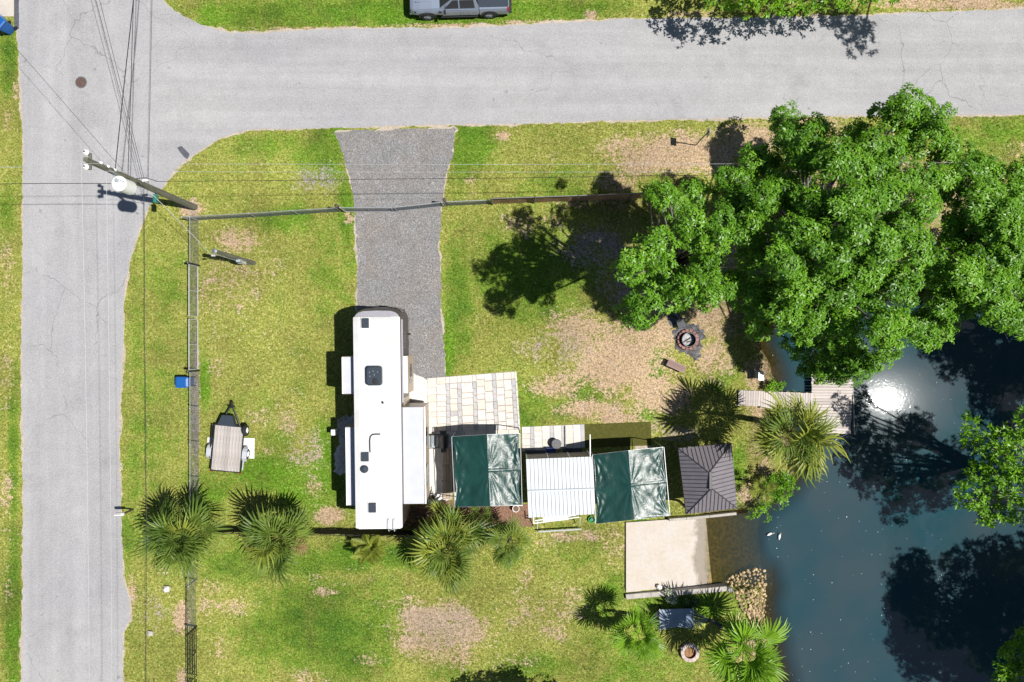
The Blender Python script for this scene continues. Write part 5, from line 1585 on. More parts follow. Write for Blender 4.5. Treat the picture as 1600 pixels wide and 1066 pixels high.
    for s in (-1, 1):
        bed.loft([[(x, s * .99, .5), (x, s * .995, .9), (x, s * .96, 1.14), (x, s * .84, 1.14), (x, s * .84, .5)] for x in (-2.9, -1.18)])
    bed.box((-2.88, 0, .84), (.08, 1.9, .58), 0, .015); bed.box((-2.0, 0, .6), (1.7, 1.7, .06))
    bed.build('bed', P, r)
    MB().box((-2.02, 0, 1.155), (1.72, 1.72, .03), 0, .01).build('bed_cover', M['vent_dark'], r)
    MB().box((-2.98, 0, .56), (.18, 1.86, .18), 0, .04).build('rear_bumper', M['black_plastic'], r)
    MB().box((2.86, 0, .56), (.2, 1.7, .2), 0, .05).build('front_bumper', M['grey_box'], r)
    MB().box((2.90, 0, .80), (.06, 1.2, .26), 0, .02).build('grille', M['black_plastic'], r)
    MB().box((-.1, 0, .46), (5.2, 1.5, .14)).build('chassis', M['black_metal'], r)
pickup()

# ------------------------------------------------------------------ utility poles and overhead wires
POLE = G(304, 324)
def big_pole():
    H_ = 10.55
    r = thing('utility_pole', POLE, 'tall weathered wooden utility pole carrying a transformer at the street corner', 'utility pole')
    MB().tube([(0, 0, -.1), (.0, .02, 3), (.02, .04, 7), (.03, .07, H_)], [.20, .18, .15, .12], 14).build('shaft', M['pole_wood'], r)
    MB().box((.02, .07, H_ - .35), (.12, .75, .10), 0, .012).build('cross_arm', M['pole_wood'], r)
    for dy in (-.30, .36):
        i_ = MB().lathe([(.03, 0), (.03, .1), (.11, .12), (.12, .16), (.07, .18), (.10, .22), (.09, .26), (.04, .28), (.0, .29)], 14, (-.02, .07 + dy, H_ - .30)).build('insulator', M['white_ceramic'], r)
        MB().cyl((-.02, .07 + dy, H_ - .005), .035, .04, 10).build('pin_cap', M['black_plastic'], i_)
    for k in range(3):
        MB().lathe([(.04, 0), (.07, .03), (.04, .06), (.07, .09), (.04, .12), (0, .13)], 12, (.12, .18 - k * .03, H_ - 1.05 - .55 * k)).build('arrester', M['white_ceramic'], r)
    # transformer can
    t = G(186, 287, 9.1) - POLE
    can = MB().lathe([(.0, -.95), (.32, -.95), (.34, -.9), (.34, -.04), (.36, -.03), (.36, .02), (.30, .06), (0, .09)], 26, (t.x, t.y, 9.1)).build('transformer', M['tank_white'], r)
    MB().lathe([(.05, 0), (.09, .04), (.05, .08), (.09, .12), (.04, .18), (0, .2)], 12, (t.x - .02, t.y + .12, 9.17)).build('bushing', M['grey_box'], can)
    MB().box((t.x + .18, t.y + .1, 9.18), (.22, .025, .03), -.3).build('lid_clamp', M['black_metal'], can)
    MB().tube([(t.x - .34, t.y, 8.6), (t.x - .47, t.y + .05, 8.65)], .05, 8).build('side_bushing', M['grey_box'], can)
    MB().tube([(t.x + .05, t.y + .28, 8.9), (.05, .07, 8.95)], .06, 8).build('bracket', M['galv_dark'], r)
    # dropper leads and comms gear
    for pts in ([(t.x - .4, t.y + .05, 8.7), (t.x - .35, t.y - .25, 8.3), (t.x + .3, t.y - .42, 8.0), (.1, .0, 8.4)], [(.1, .1, 7.6), (.4, -.3, 7.2), (.75, -.4, 6.9), (.15, 0, 6.6)], [(.1, .15, 6.6), (.5, .25, 6.4), (1.0, .1, 6.2)]):
        MB().tube(pts, .018, 6).build('lead', M['wire_dark'], r)
    MB().box((-.02, -.42, 4.45), (.16, .44, .30), 0, .03).build('comms_box', M['green_metal'], r)
    MB().tube([(0, 0, 4.45), (-.02, -.30, 4.45)], .04, 6).build('comms_bracket', M['black_metal'], r)
    MB().box((.28, .22, 6.0), (.34, .12, .12), .2, .02).build('splice_case', M['white_paint'], r)
    for z, a in ((2.0, .6), (3.4, 2.2)):
        MB().box((.19 * math.cos(a), .19 * math.sin(a), z), (.05, .12, .3), a).build('pole_plate', M['galv_dark'], r)
big_pole()
def meter_pole():
    b = G(397, 411)
    r = thing('meter_pole', b, 'short wooden service pole with a grey electric meter box on the west lawn', 'utility pole')
    MB().tube([(0, 0, -.1), (0, 0, 5.45)], [.13, .105], 12).build('shaft', M['pole_wood'], r)
    MB().box((-.08, -.15, 1.65), (.30, .18, .55), 0, .02).build('meter_box', M['steel_light'], r)
    MB().box((.05, -.16, 2.35), (.24, .16, .42), 0, .02).build('breaker_box', M['grey_box'], r)
    MB().tube([(-.10, -.13, .0), (-.10, -.13, 4.9), (-.12, -.2, 5.1)], .028, 8).build('conduit', M['galv'], r)
    MB().tube([(-.12, -.2, 5.1), (-.25, -.2, 5.18), (-.32, -.2, 5.05)], .05, 8).build('weather_head', M['galv'], r)
    MB().lathe([(.13, .0), (.14, .02), (0, .06)], 12, (0, 0, 5.45)).build('pole_cap', M['galv_dark'], r)
meter_pole()

def wire(label, a, b, sag, rad, m, wob=0.0, n=36):
    a, b = Vector(a), Vector(b)
    r = thing('overhead_wire', a, label, 'wire', 'overhead wires from the corner pole')
    rn = random.Random(len(label) + int(rad * 1e5))
    ph = [rn.uniform(0, 6) for _ in range(4)]
    pts = []
    for i in range(n + 1):
        t = i / n
        p = a + (b - a) * t + Vector((0, 0, -4 * sag * t * (1 - t)))
        if wob:
            p += Vector((1, 0, 0)) * wob * (math.sin(t * 22 + ph[0]) + .6 * math.sin(t * 47 + ph[1])) * min(1, 6 * t)
            p += Vector((0, 1, 0)) * wob * math.sin(t * 31 + ph[2]) * min(1, 6 * t)
        pts.append(p)
    MB().tube(pts, rad, 5).build('conductor', m, r, world=True)
X0, Y0 = POLE.x, POLE.y
WL_, WD = M['wire_light'], M['wire_dark']
wire('pale top conductor running south along the side street, western one', (X0 - .18, Y0, 10.5), (X0 - .20, Y0 - 60, 10.2), .5, .007, WL_)
wire('pale conductor running south along the side street, eastern one', (X0 + .04, Y0, 9.0), (X0 - .10, Y0 - 60, 8.6), .4, .006, WL_)
wire('dark cable sagging south over the verge beside the side street', (X0 + .05, Y0, 5.75), (X0 - .1, Y0 - 60, 5.7), .35, .014, WD, .02)
wire('pale conductor running east above the front verge, northern one', (X0, Y0 - .10, 10.5), (X0 + 62, Y0 + .25, 10.2), .55, .007, WL_)
wire('pale conductor running east above the front verge, southern one', (X0, Y0 - .42, 10.4), (X0 + 62, Y0 - .1, 10.1), .55, .006, WL_)
wire('dark lashed cable running east just north of the fence, upper one', (X0 + .9, Y0 + .1, 6.2), (X0 + 62, Y0 + 1.0, 6.5), .5, .013, WD, .01)
wire('dark cable running west across the side street from the transformer', (G(188, 280, 8.6)[:2] + (8.6,)) if False else (X0 + .5, Y0 - .55, 8.6), (X0 - 40, Y0 - .4, 8.4), .3, .016, WD, .02)
wire('pale conductor running west across the side street from the pole top', (X0 - .1, Y0 - .2, 10.4), (X0 - 40, Y0 - .3, 10.2), .3, .011, WL_)
wire('thick twisted dark cable running north across the intersection', (X0 + .05, Y0 + .15, 8.3), (X0 + 5.2, Y0 + 60, 7.6), .3, .022, WD, .03)
wire('dark twisted cable running north beside the thickest one', (X0 + .05, Y0 + .15, 7.2), (X0 + 1.6, Y0 + 60, 7.8), .3, .017, WD, .03)
wire('thin dark wire fanning to the northwest, western of the pair', (X0 + .1, Y0 + .1, 5.9), (X0 - 14.6, Y0 + 60, 8.6), .3, .012, WD)
wire('thin dark wire fanning to the northwest, eastern of the pair', (X0 + .1, Y0 + .1, 5.7), (X0 - 14.0, Y0 + 60, 8.3), .3, .011, WD)
wire('thin dark wire running due north at the east side of the bundle', (X0 + .2, Y0 + .1, 5.6), (X0 + 1.4, Y0 + 60, 6.2), .2, .010, WD)
wire('thin dark diagonal wire crossing the intersection to the blue bin corner', (X0, Y0 + .1, 7.0), (X0 - 22, Y0 + 25, 7.2), .3, .009, WD)
wire('pale service drop from the corner pole to the short meter pole', (X0 - .02, Y0 - .2, 5.0), (G(397, 411).x - .3, G(397, 411).y - .2, 5.1), .18, .014, WL_, n=16)

# litter and leaves floating on the creek, uncountable
def flecks():
    rn = np.random.default_rng(17)
    n = 300
    X = rn.uniform(G(1200, 0).x, G(1640, 0).x, n * 2); Y = rn.uniform(G(0, 1100).y, G(0, 520).y, n * 2)
    k = poly_sd(X, Y, SH) > .2
    X, Y = X[k][:n], Y[k][:n]; n = len(X)
    s = rn.uniform(.010, .024, n) * rn.choice([1, 1, 1, 1.8], n); a = rn.uniform(0, 6.28, n)
    base = np.array([(-1, 0), (0, -.5), (1, 0), (0, .6)])
    V = np.stack([X[:, None] + s[:, None] * (base[None, :, 0] * np.cos(a)[:, None] - base[None, :, 1] * np.sin(a)[:, None]), Y[:, None] + s[:, None] * (base[None, :, 0] * np.sin(a)[:, None] + base[None, :, 1] * np.cos(a)[:, None]), np.full((n, 4), WL + .006)], -1).reshape(-1, 3)
    tag(np_mesh('floating_leaves', V, np.arange(4 * n).reshape(-1, 4), M['white_board']), kind='stuff')
flecks()
# ------------------------------------------------------------------ trees
def unit(a): return a / (np.linalg.norm(a, axis=-1, keepdims=True) + 1e-9)

def leaves(C, N, K, L, W, rn, lift=(.05, .9), tint0=None):
    """rosettes of K leaves at cluster centres C with outward normals N; returns verts, quads, tint"""
    n = len(C)
    ref = unit(rn.normal(size=(n, 3)))
    A = unit(np.cross(N, ref)); B = np.cross(N, A)
    az = (np.arange(K)[None] * 2.399 + rn.uniform(0, 6.28, (n, 1)) + rn.normal(0, .25, (n, K)))
    el = rn.uniform(lift[0], lift[1], (n, K))
    rad = A[:, None] * np.cos(az)[..., None] + B[:, None] * np.sin(az)[..., None]
    D = unit(rad * np.cos(el)[..., None] + N[:, None] * np.sin(el)[..., None])
    D[..., 2] -= .10; D = unit(D)
    ll = L * rn.uniform(.65, 1.2, (n, K, 1)); ww = W * rn.uniform(.7, 1.2, (n, K, 1)) * .5
    base = C[:, None] + D * .02 + N[:, None] * rn.uniform(-.06, .06, (n, K, 1))
    Sd = unit(np.cross(D, N[:, None] + .35 * rn.normal(size=(n, K, 3))))
    Up = np.cross(Sd, D)
    mid = base + D * ll * .5
    tip = base + D * ll - Up * ll * .08
    V = np.stack([base, mid + Sd * ww + Up * ww * .35, tip, mid - Sd * ww + Up * ww * .35], 2).reshape(-1, 3)
    t0 = rn.uniform(0, 1, (n, 1)) if tint0 is None else tint0[:, None]
    tint = np.clip(.62 * t0 + .38 * rn.uniform(0, 1, (n, K)), 0, 1)
    return V, np.arange(len(V)).reshape(-1, 4), np.repeat(tint.reshape(-1), 4)

def bough_clusters(bs, per_m2, rn, flat=.62, inner=.25):
    C, N, T = [], [], []
    for (x, y, z, r) in bs:
        n = max(8, int(per_m2 * 4.6 * r * r))
        d = unit(rn.normal(size=(n, 3))); d[:, 2] = np.abs(d[:, 2]) * np.where(rn.uniform(size=n) < .82, 1, -.6)
        k = np.where(rn.uniform(size=n) < inner, rn.uniform(.35, .8, n), rn.uniform(.82, 1.06, n))
        # lobed surface so that one bough is itself several sprays
        ph = rn.uniform(0, 6.28, 6)
        lob = 1 + .22 * np.sin(4 * d[:, 0] + ph[0]) * np.sin(4 * d[:, 1] + ph[1]) + .14 * np.sin(8 * d[:, 0] + ph[2]) * np.sin(7 * d[:, 1] + ph[3])
        p = d * (k * lob * r)[:, None]; p[:, 2] *= flat
        C.append(p + np.array([x, y, z])); 
        nn = unit(d * np.array([1, 1, 1.4]) + np.array([.12, 0, .8])); N.append(nn)
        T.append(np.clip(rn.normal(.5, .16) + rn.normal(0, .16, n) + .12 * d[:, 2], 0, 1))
    return np.vstack(C), np.vstack(N), np.concatenate(T)

def limbs(base, top, bs, r0, rn, twigs=True):
    mb = MB()
    b, t = Vector(base), Vector(top)
    pts = [b + (t - b) * k + Vector((rn.normal() * .12, rn.normal() * .12, 0)) * (k > 0) for k in np.linspace(0, 1, 7)]
    mb.tube(pts, list(np.linspace(r0, r0 * .35, 7)), 10)
    trunk = mb
    br = MB()
    for bi, (x, y, z, r) in enumerate(bs):
        if len(bs) > 80 and bi % 3: continue
        e = Vector((x, y, z - .1 * r))
        k = min(.92, max(.25, (z * .55) / max(top[2], .1) + rn.normal() * .06))
        s = b + (t - b) * k
        mid = s + (e - s) * .5 + Vector((rn.normal() * .3, rn.normal() * .3, .25 + (e - s).length * .06))
        P = []
        for u in np.linspace(0, 1, 6): P.append(s * (1 - u) ** 2 + mid * 2 * u * (1 - u) + e * u * u)
        rr0 = min(r0 * .45, .035 + .016 * (e - s).length)
        br.tube(P, list(np.linspace(rr0, .018, 6)), 6, caps=False)
        if twigs:
            for _ in range(3):
                q = e + Vector((rn.normal(), rn.normal(), rn.normal() * .4 + .3)) * r * .55
                br.tube([P[4], (P[4] + q) / 2 + Vector((0, 0, .06)), q], [.022, .014, .007], 4, caps=False)
    return trunk, br

def tree(label, base, top, bs, r0, lm, seed, per=16, K=8, L=.24, W=.10, group=None, flat=.62, inner=.25, lift=(.05, .9), bark=None, cat='tree', name='broadleaf_tree'):
    rn = np.random.default_rng(seed)
    r = thing(name, (base[0], base[1], base[2]), label, cat, group)
    off = np.array(base)
    C, N, T = bough_clusters(bs, per, rn, flat, inner)
    V, Q, t = leaves(C, N, K, L, W, rn, lift=lift, tint0=T)
    np_mesh('crown', V - off, Q, lm, r, {'tint': t})
    tr, br = limbs(base, top, bs, r0, rn)
    tr.build('trunk', bark or M['bark'], r, world=True)
    b_ = br.build('branches', bark or M['bark'], r, world=True)
    b_['kind'] = 'stuff'
    return r

GL0 = np.array([(1383 - 800) / F * (CAM_H - WL), (533 - 622) / F * (CAM_H - WL), WL]); SD = np.array(sun_dir)
def clear_of_sun(p, r):
    """the creek's sun glint shows that nothing stands between it and the sun"""
    d = np.array(p) - GL0
    return np.linalg.norm(d - SD * (d @ SD)) > r

def dome(poly, trunk_px, hmax, hmin, rad, seed, extra=(), sp=41, power=1.6, hj=.6, under=.5):
    """leaf masses filling the crown outline the photo shows; each mass is a spray of small boughs, with shaded gaps between masses"""
    rn = np.random.default_rng(seed)
    P = np.array(poly, float)
    lo, hi = P.min(0), P.max(0)
    def inside(q): return poly_sd(np.array([q[0]]), np.array([q[1]]), P)[0]
    sup = []
    for _ in range(5000):
        q = np.array([rn.uniform(lo[0], hi[0]), rn.uniform(lo[1], hi[1])])
        if inside(q) < 10: continue
        if all(np.hypot(*(q - p)) > sp * rn.uniform(.85, 1.1) for p in sup): sup.append(q)
    def hcap(q, h):
        """keep each bough at a height whose shadow lands where the ground really is in shade"""
        best = None
        for k in range(40):
            hh = h + (k + 1) // 2 * .35 * (1 if k % 2 else -1)
            if hh < 3.2 or hh > 14.6: continue
            g = G(q[0], q[1], hh)
            sx, sy = g.x - sun_dir.x / sun_dir.z * hh, g.y - sun_dir.y / sun_dir.z * hh
            pt = (np.array([800 + sx * 26]), np.array([533 - sy * 26]))
            if any(poly_sd(*pt, z)[0] > 3 for z in SHADED): return hh
        return 3.4
    out = []
    for q in sup:
        d = min(1, np.hypot(q[0] - trunk_px[0], q[1] - trunk_px[1]) / rad)
        h0 = hmax - (hmax - hmin) * d ** power + rn.normal() * hj
        n = rn.integers(6, 10); a0 = rn.uniform(0, 6.28)
        st = rn.uniform(.75, 1.35); sa = rn.uniform(0, 3.14)
        for k in range(n):
            rr_ = 0 if k == 0 else sp * rn.uniform(.26, .50)
            a = a0 + k * 2.4
            v = np.array([math.cos(a) * st, math.sin(a) / st]) * rr_
            p = q + np.array([v[0] * math.cos(sa) - v[1] * math.sin(sa), v[0] * math.sin(sa) + v[1] * math.cos(sa)])
            s = inside(p)
            if s < 7: continue
            h = hcap(p, h0 - .55 * (rr_ / (sp * .5)) ** 2 + rn.normal() * .25)
            g = G(p[0], p[1], h)
            r = min(rn.uniform(.34, .60), .2 + s * (CAM_H - h) / F)
            out.append((g.x, g.y, h, r))
        if inside(q) > 55 and rn.uniform() < under:
            g = G(q[0] + rn.normal() * 20, q[1] + rn.normal() * 20, max(3.2, min(h0 - 3.0, rn.uniform(3.4, 6.0))))
            out.append((g.x, g.y, g.z, 1.1))
    for (px, py, h, r) in extra:
        h = hcap((px, py), h); g = G(px, py, h); out.append((g.x, g.y, h, r))
    return out

p1_ = [(1000, 285), (1045, 280), (1085, 282), (1112, 290), (1140, 330), (1140, 480), (1105, 480), (1070, 478), (1040, 470), (1018, 500), (990, 512), (970, 480), (985, 440), (962, 425), (975, 395), (1015, 370), (1030, 330)]
p2_ = [(1112, 300), (1130, 250), (1165, 235), (1200, 215), (1212, 182), (1240, 168), (1262, 180), (1300, 188), (1340, 192), (1370, 195), (1385, 165), (1412, 148), (1440, 150), (1462, 172), (1490, 172), (1480, 200), (1510, 215), (1500, 300), (1440, 420), (1410, 540),
       (1385, 575), (1350, 590), (1318, 600), (1285, 608), (1268, 575), (1262, 540), (1235, 520), (1200, 510), (1180, 525), (1155, 512), (1150, 480), (1125, 450), (1150, 400), (1130, 340)]
p3_ = [(1500, 215), (1530, 230), (1560, 255), (1610, 250), (1680, 280), (1690, 420), (1660, 500), (1600, 525), (1560, 515), (1530, 500), (1505, 520), (1478, 535), (1440, 550), (1412, 552), (1420, 480), (1450, 400), (1500, 300)]
SHADED = [np.array(q, float) for q in (p1_, p2_, p3_,
          [(735, 385), (755, 350), (795, 348), (830, 318), (845, 285), (880, 283), (905, 312), (932, 294), (948, 272), (962, 296), (1000, 306), (1060, 312), (1118, 300), (1120, 230), (1170, 205), (1200, 300), (1100, 470), (1066, 500), (1010, 470), (985, 490), (900, 508), (855, 500), (845, 470), (800, 480), (772, 496), (755, 450), (740, 415)],
          [(1120, 440), (1150, 480), (1140, 520), (1165, 570), (1158, 600), (1215, 596), (1255, 565), (1320, 600), (1400, 560), (1400, 440)],
          [(1440, 500), (1700, 500), (1700, 640), (1500, 640), (1450, 560)])]

OAKS = 'big spreading trees between the road and the creek'
# left lobe by the brown screen fence
b1 = dome(p1_, (1060, 395), 12.6, 11.2, 130, 21, sp=46, hj=.7, under=0, extra=[(985, 490, 9.0, .7), (1000, 425, 10.5, .8), (1040, 465, 9.5, .8)])
t1 = G(1085, 400, 10.5)
tree('smaller rounded oak at the left of the tree group, shading the screen fence', (t1.x - .6, t1.y + .3, 0), (t1.x, t1.y, 9.6), b1, .24, M['leaf_oak'], 41, group=OAKS, per=20, K=10, L=.195, W=.070, inner=.05, lift=(-.15, .38))
# middle, the largest
b2 = dome(p2_, (1320, 360), 13.6, 8.6, 230, 22, extra=[(1300, 575, 5.0, .9), (1335, 565, 6.0, 1.0), (1185, 515, 3.8, .6), (1255, 545, 3.6, .9), (1285, 530, 4.4, 1.0), (1320, 545, 5.4, 1.0), (1265, 575, 3.6, .7), (1240, 520, 3.4, .8), (1420, 165, 11, .8), (1472, 178, 10.5, .5), (1375, 178, 10, .5), (1225, 185, 10, .8)])
t2 = G(1315, 370, 11)
tree('largest oak with the widest crown, reaching over the road edge and the dock', (t2.x + .3, t2.y - .2, 0), (t2.x, t2.y, 11), b2, .42, M['leaf_oak'], 42, group=OAKS, per=30, K=10, L=.195, W=.070, inner=.08, lift=(-.15, .38))
# right
b3 = dome(p3_, (1560, 380), 12.6, 8.4, 170, 23)
b3 = [b for b in b3 if clear_of_sun(b[:3], b[3] + .5)]
t3 = G(1570, 385, 10.5)
tree('oak at the right edge of the tree group with its crown cut by the frame', (t3.x + .3, t3.y, 0), (t3.x, t3.y, 10.5), b3, .32, M['leaf_oak'], 43, group=OAKS, per=30, K=10, L=.195, W=.070, inner=.08, lift=(-.15, .38))

def rand_boughs(c, rx, ry, z0, z1, n, r, seed, clear=True):
    rn = np.random.default_rng(seed); out = []
    while len(out) < n:
        d = rn.uniform(-1, 1, 3)
        if d[0] ** 2 + d[1] ** 2 + d[2] ** 2 > 1: continue
        b = (c[0] + d[0] * rx, c[1] + d[1] * ry, (z0 + z1) / 2 + d[2] * (z1 - z0) / 2, rn.uniform(*r))
        if clear and not clear_of_sun(b[:3], b[3] + 1.0): continue
        out.append(b)
    return out
# trees on the east bank: their low limbs show at the right edge, the rest stands in the creek's reflection and shade
EAST = 'trees on the east bank of the creek'
e1 = [(*G(px, py, h)[:2], h, r) for px, py, h, r in ((1520, 665, 6.5, .6), (1545, 690, 6.6, .8), (1515, 690, 6.0, .5), (1575, 690, 7, .9), (1560, 740, 6.4, 1.0), (1520, 770, 5.8, .8), (1545, 800, 5.8, .8), (1500, 780, 5.4, .4), (1590, 760, 6.6, 1.1), (1590, 720, 7.2, 1.0), (1585, 800, 5.8, .6), (1600, 660, 7.4, .7), (1530, 735, 6, .6))]
e1 += rand_boughs((31, -8.5), 3.8, 3.8, 6, 12, 14, (.8, 1.3), 61) + [(27.4, -9.6, 9.6, 1.0), (27.8, -8.3, 9.8, .9), (29.3, -9.8, 9.5, 1.1), (28.2, -11.2, 8.8, .8)]
tree('bright green tree leaning over the creek from the right edge of the photo', (31.8, -8.4, 0), (31, -8.2, 8), e1, .26, M['leaf_bright'], 51, per=14, group=EAST)
e2 = rand_boughs((34.6, -18.5), 5.6, 5.4, 5, 14, 60, (1.0, 1.6), 62) + [(29.6, -14.5, 9, 1.0), (29.4, -17, 9.5, 1.1), (29.6, -20, 8, 1.1), (*G(1585, 1030, 5)[:2], 5, .9), (*G(1600, 1000, 5)[:2], 5, .7), (*G(1575, 1055, 4.6)[:2], 4.6, .7), (31, -15, 12, 1.3), (31, -19, 12, 1.3)]
tree('dark tree on the lower right bank with a few leaf sprays in the corner', (33.2, -18, 0), (33, -18, 10), e2, .35, M['leaf_bright'], 52, per=22, group=EAST)
e3 = rand_boughs((34.5, .5), 4.8, 4.4, 6, 13, 40, (.9, 1.5), 63) + rand_boughs((36, -3.5), 3.0, 3.0, 6, 12, 10, (.9, 1.4), 66)
tree('tree beyond the right edge whose dark reflection lies beside the sun glint', (35, .3, 0), (34.8, .4, 9), e3, .3, M['leaf_dark'], 53, per=22, group=EAST)

# trees north of the road, their lowest sprays at the top edge
NORTH = 'trees north of the road'
n1 = [(*G(px, py, h)[:2], h, r) for px, py, h, r in ((1112, -10, 3.6, .7), (1140, 2, 3.8, .6), (1170, 2, 4.6, .8), (1200, 8, 4.2, .7), (1228, 6, 4.2, .7), (1160, -55, 5, 1.0), (1220, -50, 5, 1.0))]
n1 += rand_boughs((16.5, 25.5), 4, 2.6, 6, 9, 16, (.9, 1.4), 71, False)
tree('low branched tree across the road spreading along the top edge, western one', (16.2, 24.8, 0), (16, 24.5, 7), n1, .28, M['leaf_bright'], 54, per=13, group=NORTH)
n2 = [(*G(px, py, h)[:2], h, r) for px, py, h, r in ((1255, 4, 3.6, .7), (1285, 0, 3.6, .6), (1320, -2, 3.6, .7), (1360, -4, 3.8, .7), (1385, -4, 3.4, .5), (1300, -50, 5.5, 1.0), (1350, -55, 5.5, 1.0))]
n2 += [(25.6, 17.3, 8.6, .9), (25.2, 18.2, 9.0, .9), (24.4, 18.6, 8.2, .8), (23.3, 19.3, 7.6, .6), (22.3, 19.5, 7.4, .5), (26.2, 17.9, 9.2, .6)] + rand_boughs((25.5, 24.5), 4, 3, 6, 10, 18, (.9, 1.4), 72, False)
tree('tree across the road at the top edge casting leaf shadow on the asphalt, eastern one', (25.6, 24.2, 0), (25.5, 24, 8), n2, .3, M['leaf_bright'], 55, per=13, group=NORTH)
# tree just below the frame whose shadow reaches the lawn
s1 = rand_boughs((1.9, -22.0), 2.7, 1.3, 4.4, 6.4, 16, (.7, 1.1), 73, False) + [(-.4, -21.2, 4.9, .7), (1.2, -20.9, 5.0, .7), (3.0, -20.9, 5.1, .8), (4.6, -21.3, 5.0, .7)]
tree('dark tree at the bottom edge throwing its shade on the south lawn', (2.0, -23, 0), (2, -22.4, 5), s1, .2, M['leaf_dark'], 56, per=12)

# shrubs on the creek bank
def shrub(label, px, py, R_, H_, lm, seed, n=9, per=26):
    rn = np.random.default_rng(seed)
    g = G(px, py)
    bs = [(g.x + rn.normal() * R_ * .45, g.y + rn.normal() * R_ * .45, H_ * rn.uniform(.35, .95), R_ * rn.uniform(.3, .5)) for _ in range(n)]
    tree(label, (g.x, g.y, -.3), (g.x, g.y, H_ * .6), bs, .05, lm, seed, per=per, K=7, L=.17, W=.065, cat='shrub', name='shrub', flat=.8)
shrub('leafy green shrub on the creek bank beside the gazebo', 1204, 752, 1.15, 1.5, M['leaf_bright'], 81, 12)
shrub('small green shrub at the corner of the ramp kerb and the creek', 1180, 792, .65, .9, M['leaf_bright'], 82, 7)
shrub('small shrub between the dock walkway and the grey utility box', 1208, 603, .5, .6, M['leaf_bright'], 83, 6)
shrub('brown leaved shrub under the pale tips of the middle palm bed', 655, 806, .7, .8, leaf_mat('leaf_rust', (.12, .06, .03), (.26, .15, .07)), 84, 8)
shrub('white flowering low shrub behind the wall of the boat ramp', 1048, 930, .4, .4, leaf_mat('leaf_pale', (.2, .3, .15), (.7, .7, .62)), 85, 6)
shrub('low dark shrub between the hammock and the ramp wall', 1075, 938, .55, .5, M['leaf_dark'], 86, 7)

# ------------------------------------------------------------------ palms
def frond_mesh(name, kind, seed, mat_):
    """x is the way out from the crown; petiole from the origin"""
    rn = np.random.default_rng(seed)
    V, Q, T = [], [], []
    def strip(pts, ws, nrm, fold):
        """V-shaped leaflet along pts"""
        b = len(V)
        for p, w_ in zip(pts, ws):
            p = np.array(p); d = np.array(pts[-1]) - np.array(pts[0]); s = np.cross(d, nrm); s = s / (np.linalg.norm(s) + 1e-9)
            V.extend([p + s * w_ + nrm * w_ * fold, p, p - s * w_ + nrm * w_ * fold])
        for i in range(len(pts) - 1):
            a = b + 3 * i
            Q.append((a, a + 1, a + 4, a + 3)); Q.append((a + 1, a + 2, a + 5, a + 4))
        t = rn.uniform(0, 1)
        T.extend([t] * 3 * len(pts))
    up = np.array([0, 0, 1.0])
    if kind in ('sabal', 'fan'):
        lp = 1.0
        # petiole
        b = len(V)
        for i, x in enumerate((0, .35, .7, 1.0)):
            z = .10 * math.sin(x * 1.6) ; w_ = .022 - .008 * x
            V.extend([np.array((x, w_, z)), np.array((x, 0, z + .015)), np.array((x, -w_, z))]); T.extend([.85] * 3)
        for i in range(3):
            a = b + 3 * i
            Q.append((a, a + 1, a + 4, a + 3)); Q.append((a + 1, a + 2, a + 5, a + 4))
        n = 19 if kind == 'sabal' else 26
        spread = 1.95 if kind == 'sabal' else 2.05
        for k in range(n):
            u = (k / (n - 1) - .5) * 2
            a = u * spread + rn.normal() * .03
            Lk = ((.95 if kind == 'sabal' else 1.05) - .28 * abs(u) ** 1.5) * rn.uniform(.82, 1.1)
            hub = np.array((1.0 + (.25 * (1 - abs(u)) if kind == 'sabal' else .05), 0, .09))
            d = np.array((math.cos(a), math.sin(a), 0))
            dro = .34 if kind == 'sabal' else .16
            pl = .05 * abs(math.sin(k * 1.57))
            vf = (.20 if kind == 'sabal' else .10) * abs(u)          # the blade is folded along its midrib
            pts = [hub, hub + d * Lk * .45 + up * (.06 + vf * .5), hub + d * Lk * .78 + up * (vf * .8 - dro * .28), hub + d * Lk + up * (vf * .7 - dro * rn.uniform(.4, 1.6))]
            wb = Lk * .45 * spread / n * 1.05 * 2 * .5
            ws = [.006, wb if kind == 'fan' else wb * 1.0, wb * (.95 if kind == 'fan' else .70), .004]
            strip(pts, ws, up, .45)
    else:                                         # feather frond
        n = 26; Lr = 1.0
        rach = lambda x: np.array((x * Lr, 0, .35 * x - .42 * x * x))
        b = len(V)
        for i in range(6):
            x = i / 5; p = rach(x); w_ = .018 * (1 - .7 * x)
            V.extend([p + np.array((0, w_, 0)), p + up * .01, p - np.array((0, w_, 0))]); T.extend([.9] * 3)
        for i in range(5):
            a = b + 3 * i
            Q.append((a, a + 1, a + 4, a + 3)); Q.append((a + 1, a + 2, a + 5, a + 4))
        for k in range(n):
            x = .15 + .85 * k / (n - 1)
            for s in (-1, 1):
                l = .34 * math.sin(math.pi * (.15 + .8 * x)) + .04
                p = rach(x); d = np.array((.65, s * .8, .12)); d /= np.linalg.norm(d)
                strip([p, p + d * l * .5, p + d * l - up * l * .3], [.006, .017, .002], up, .3)
    me = bpy.data.meshes.new(name)
    me.from_pydata([tuple(v) for v in V], [], Q)
    at = me.attributes.new('tint', 'FLOAT', 'POINT'); at.data.foreach_set('value', np.array(T, np.float32))
    me.materials.append(mat_); me.update()
    return me
FM = {k: [frond_mesh('frond', kd, s * 7 + i, M[mt]) for i in range(3)] for k, kd, mt, s in
      (('sabal', 'sabal', 'frond', 1), ('sabal_y', 'sabal', 'frond_yellow', 2), ('dead', 'sabal', 'frond_dead', 3), ('fan', 'fan', 'frond_fan', 4), ('feather', 'feather', 'frond_yellow', 5))}

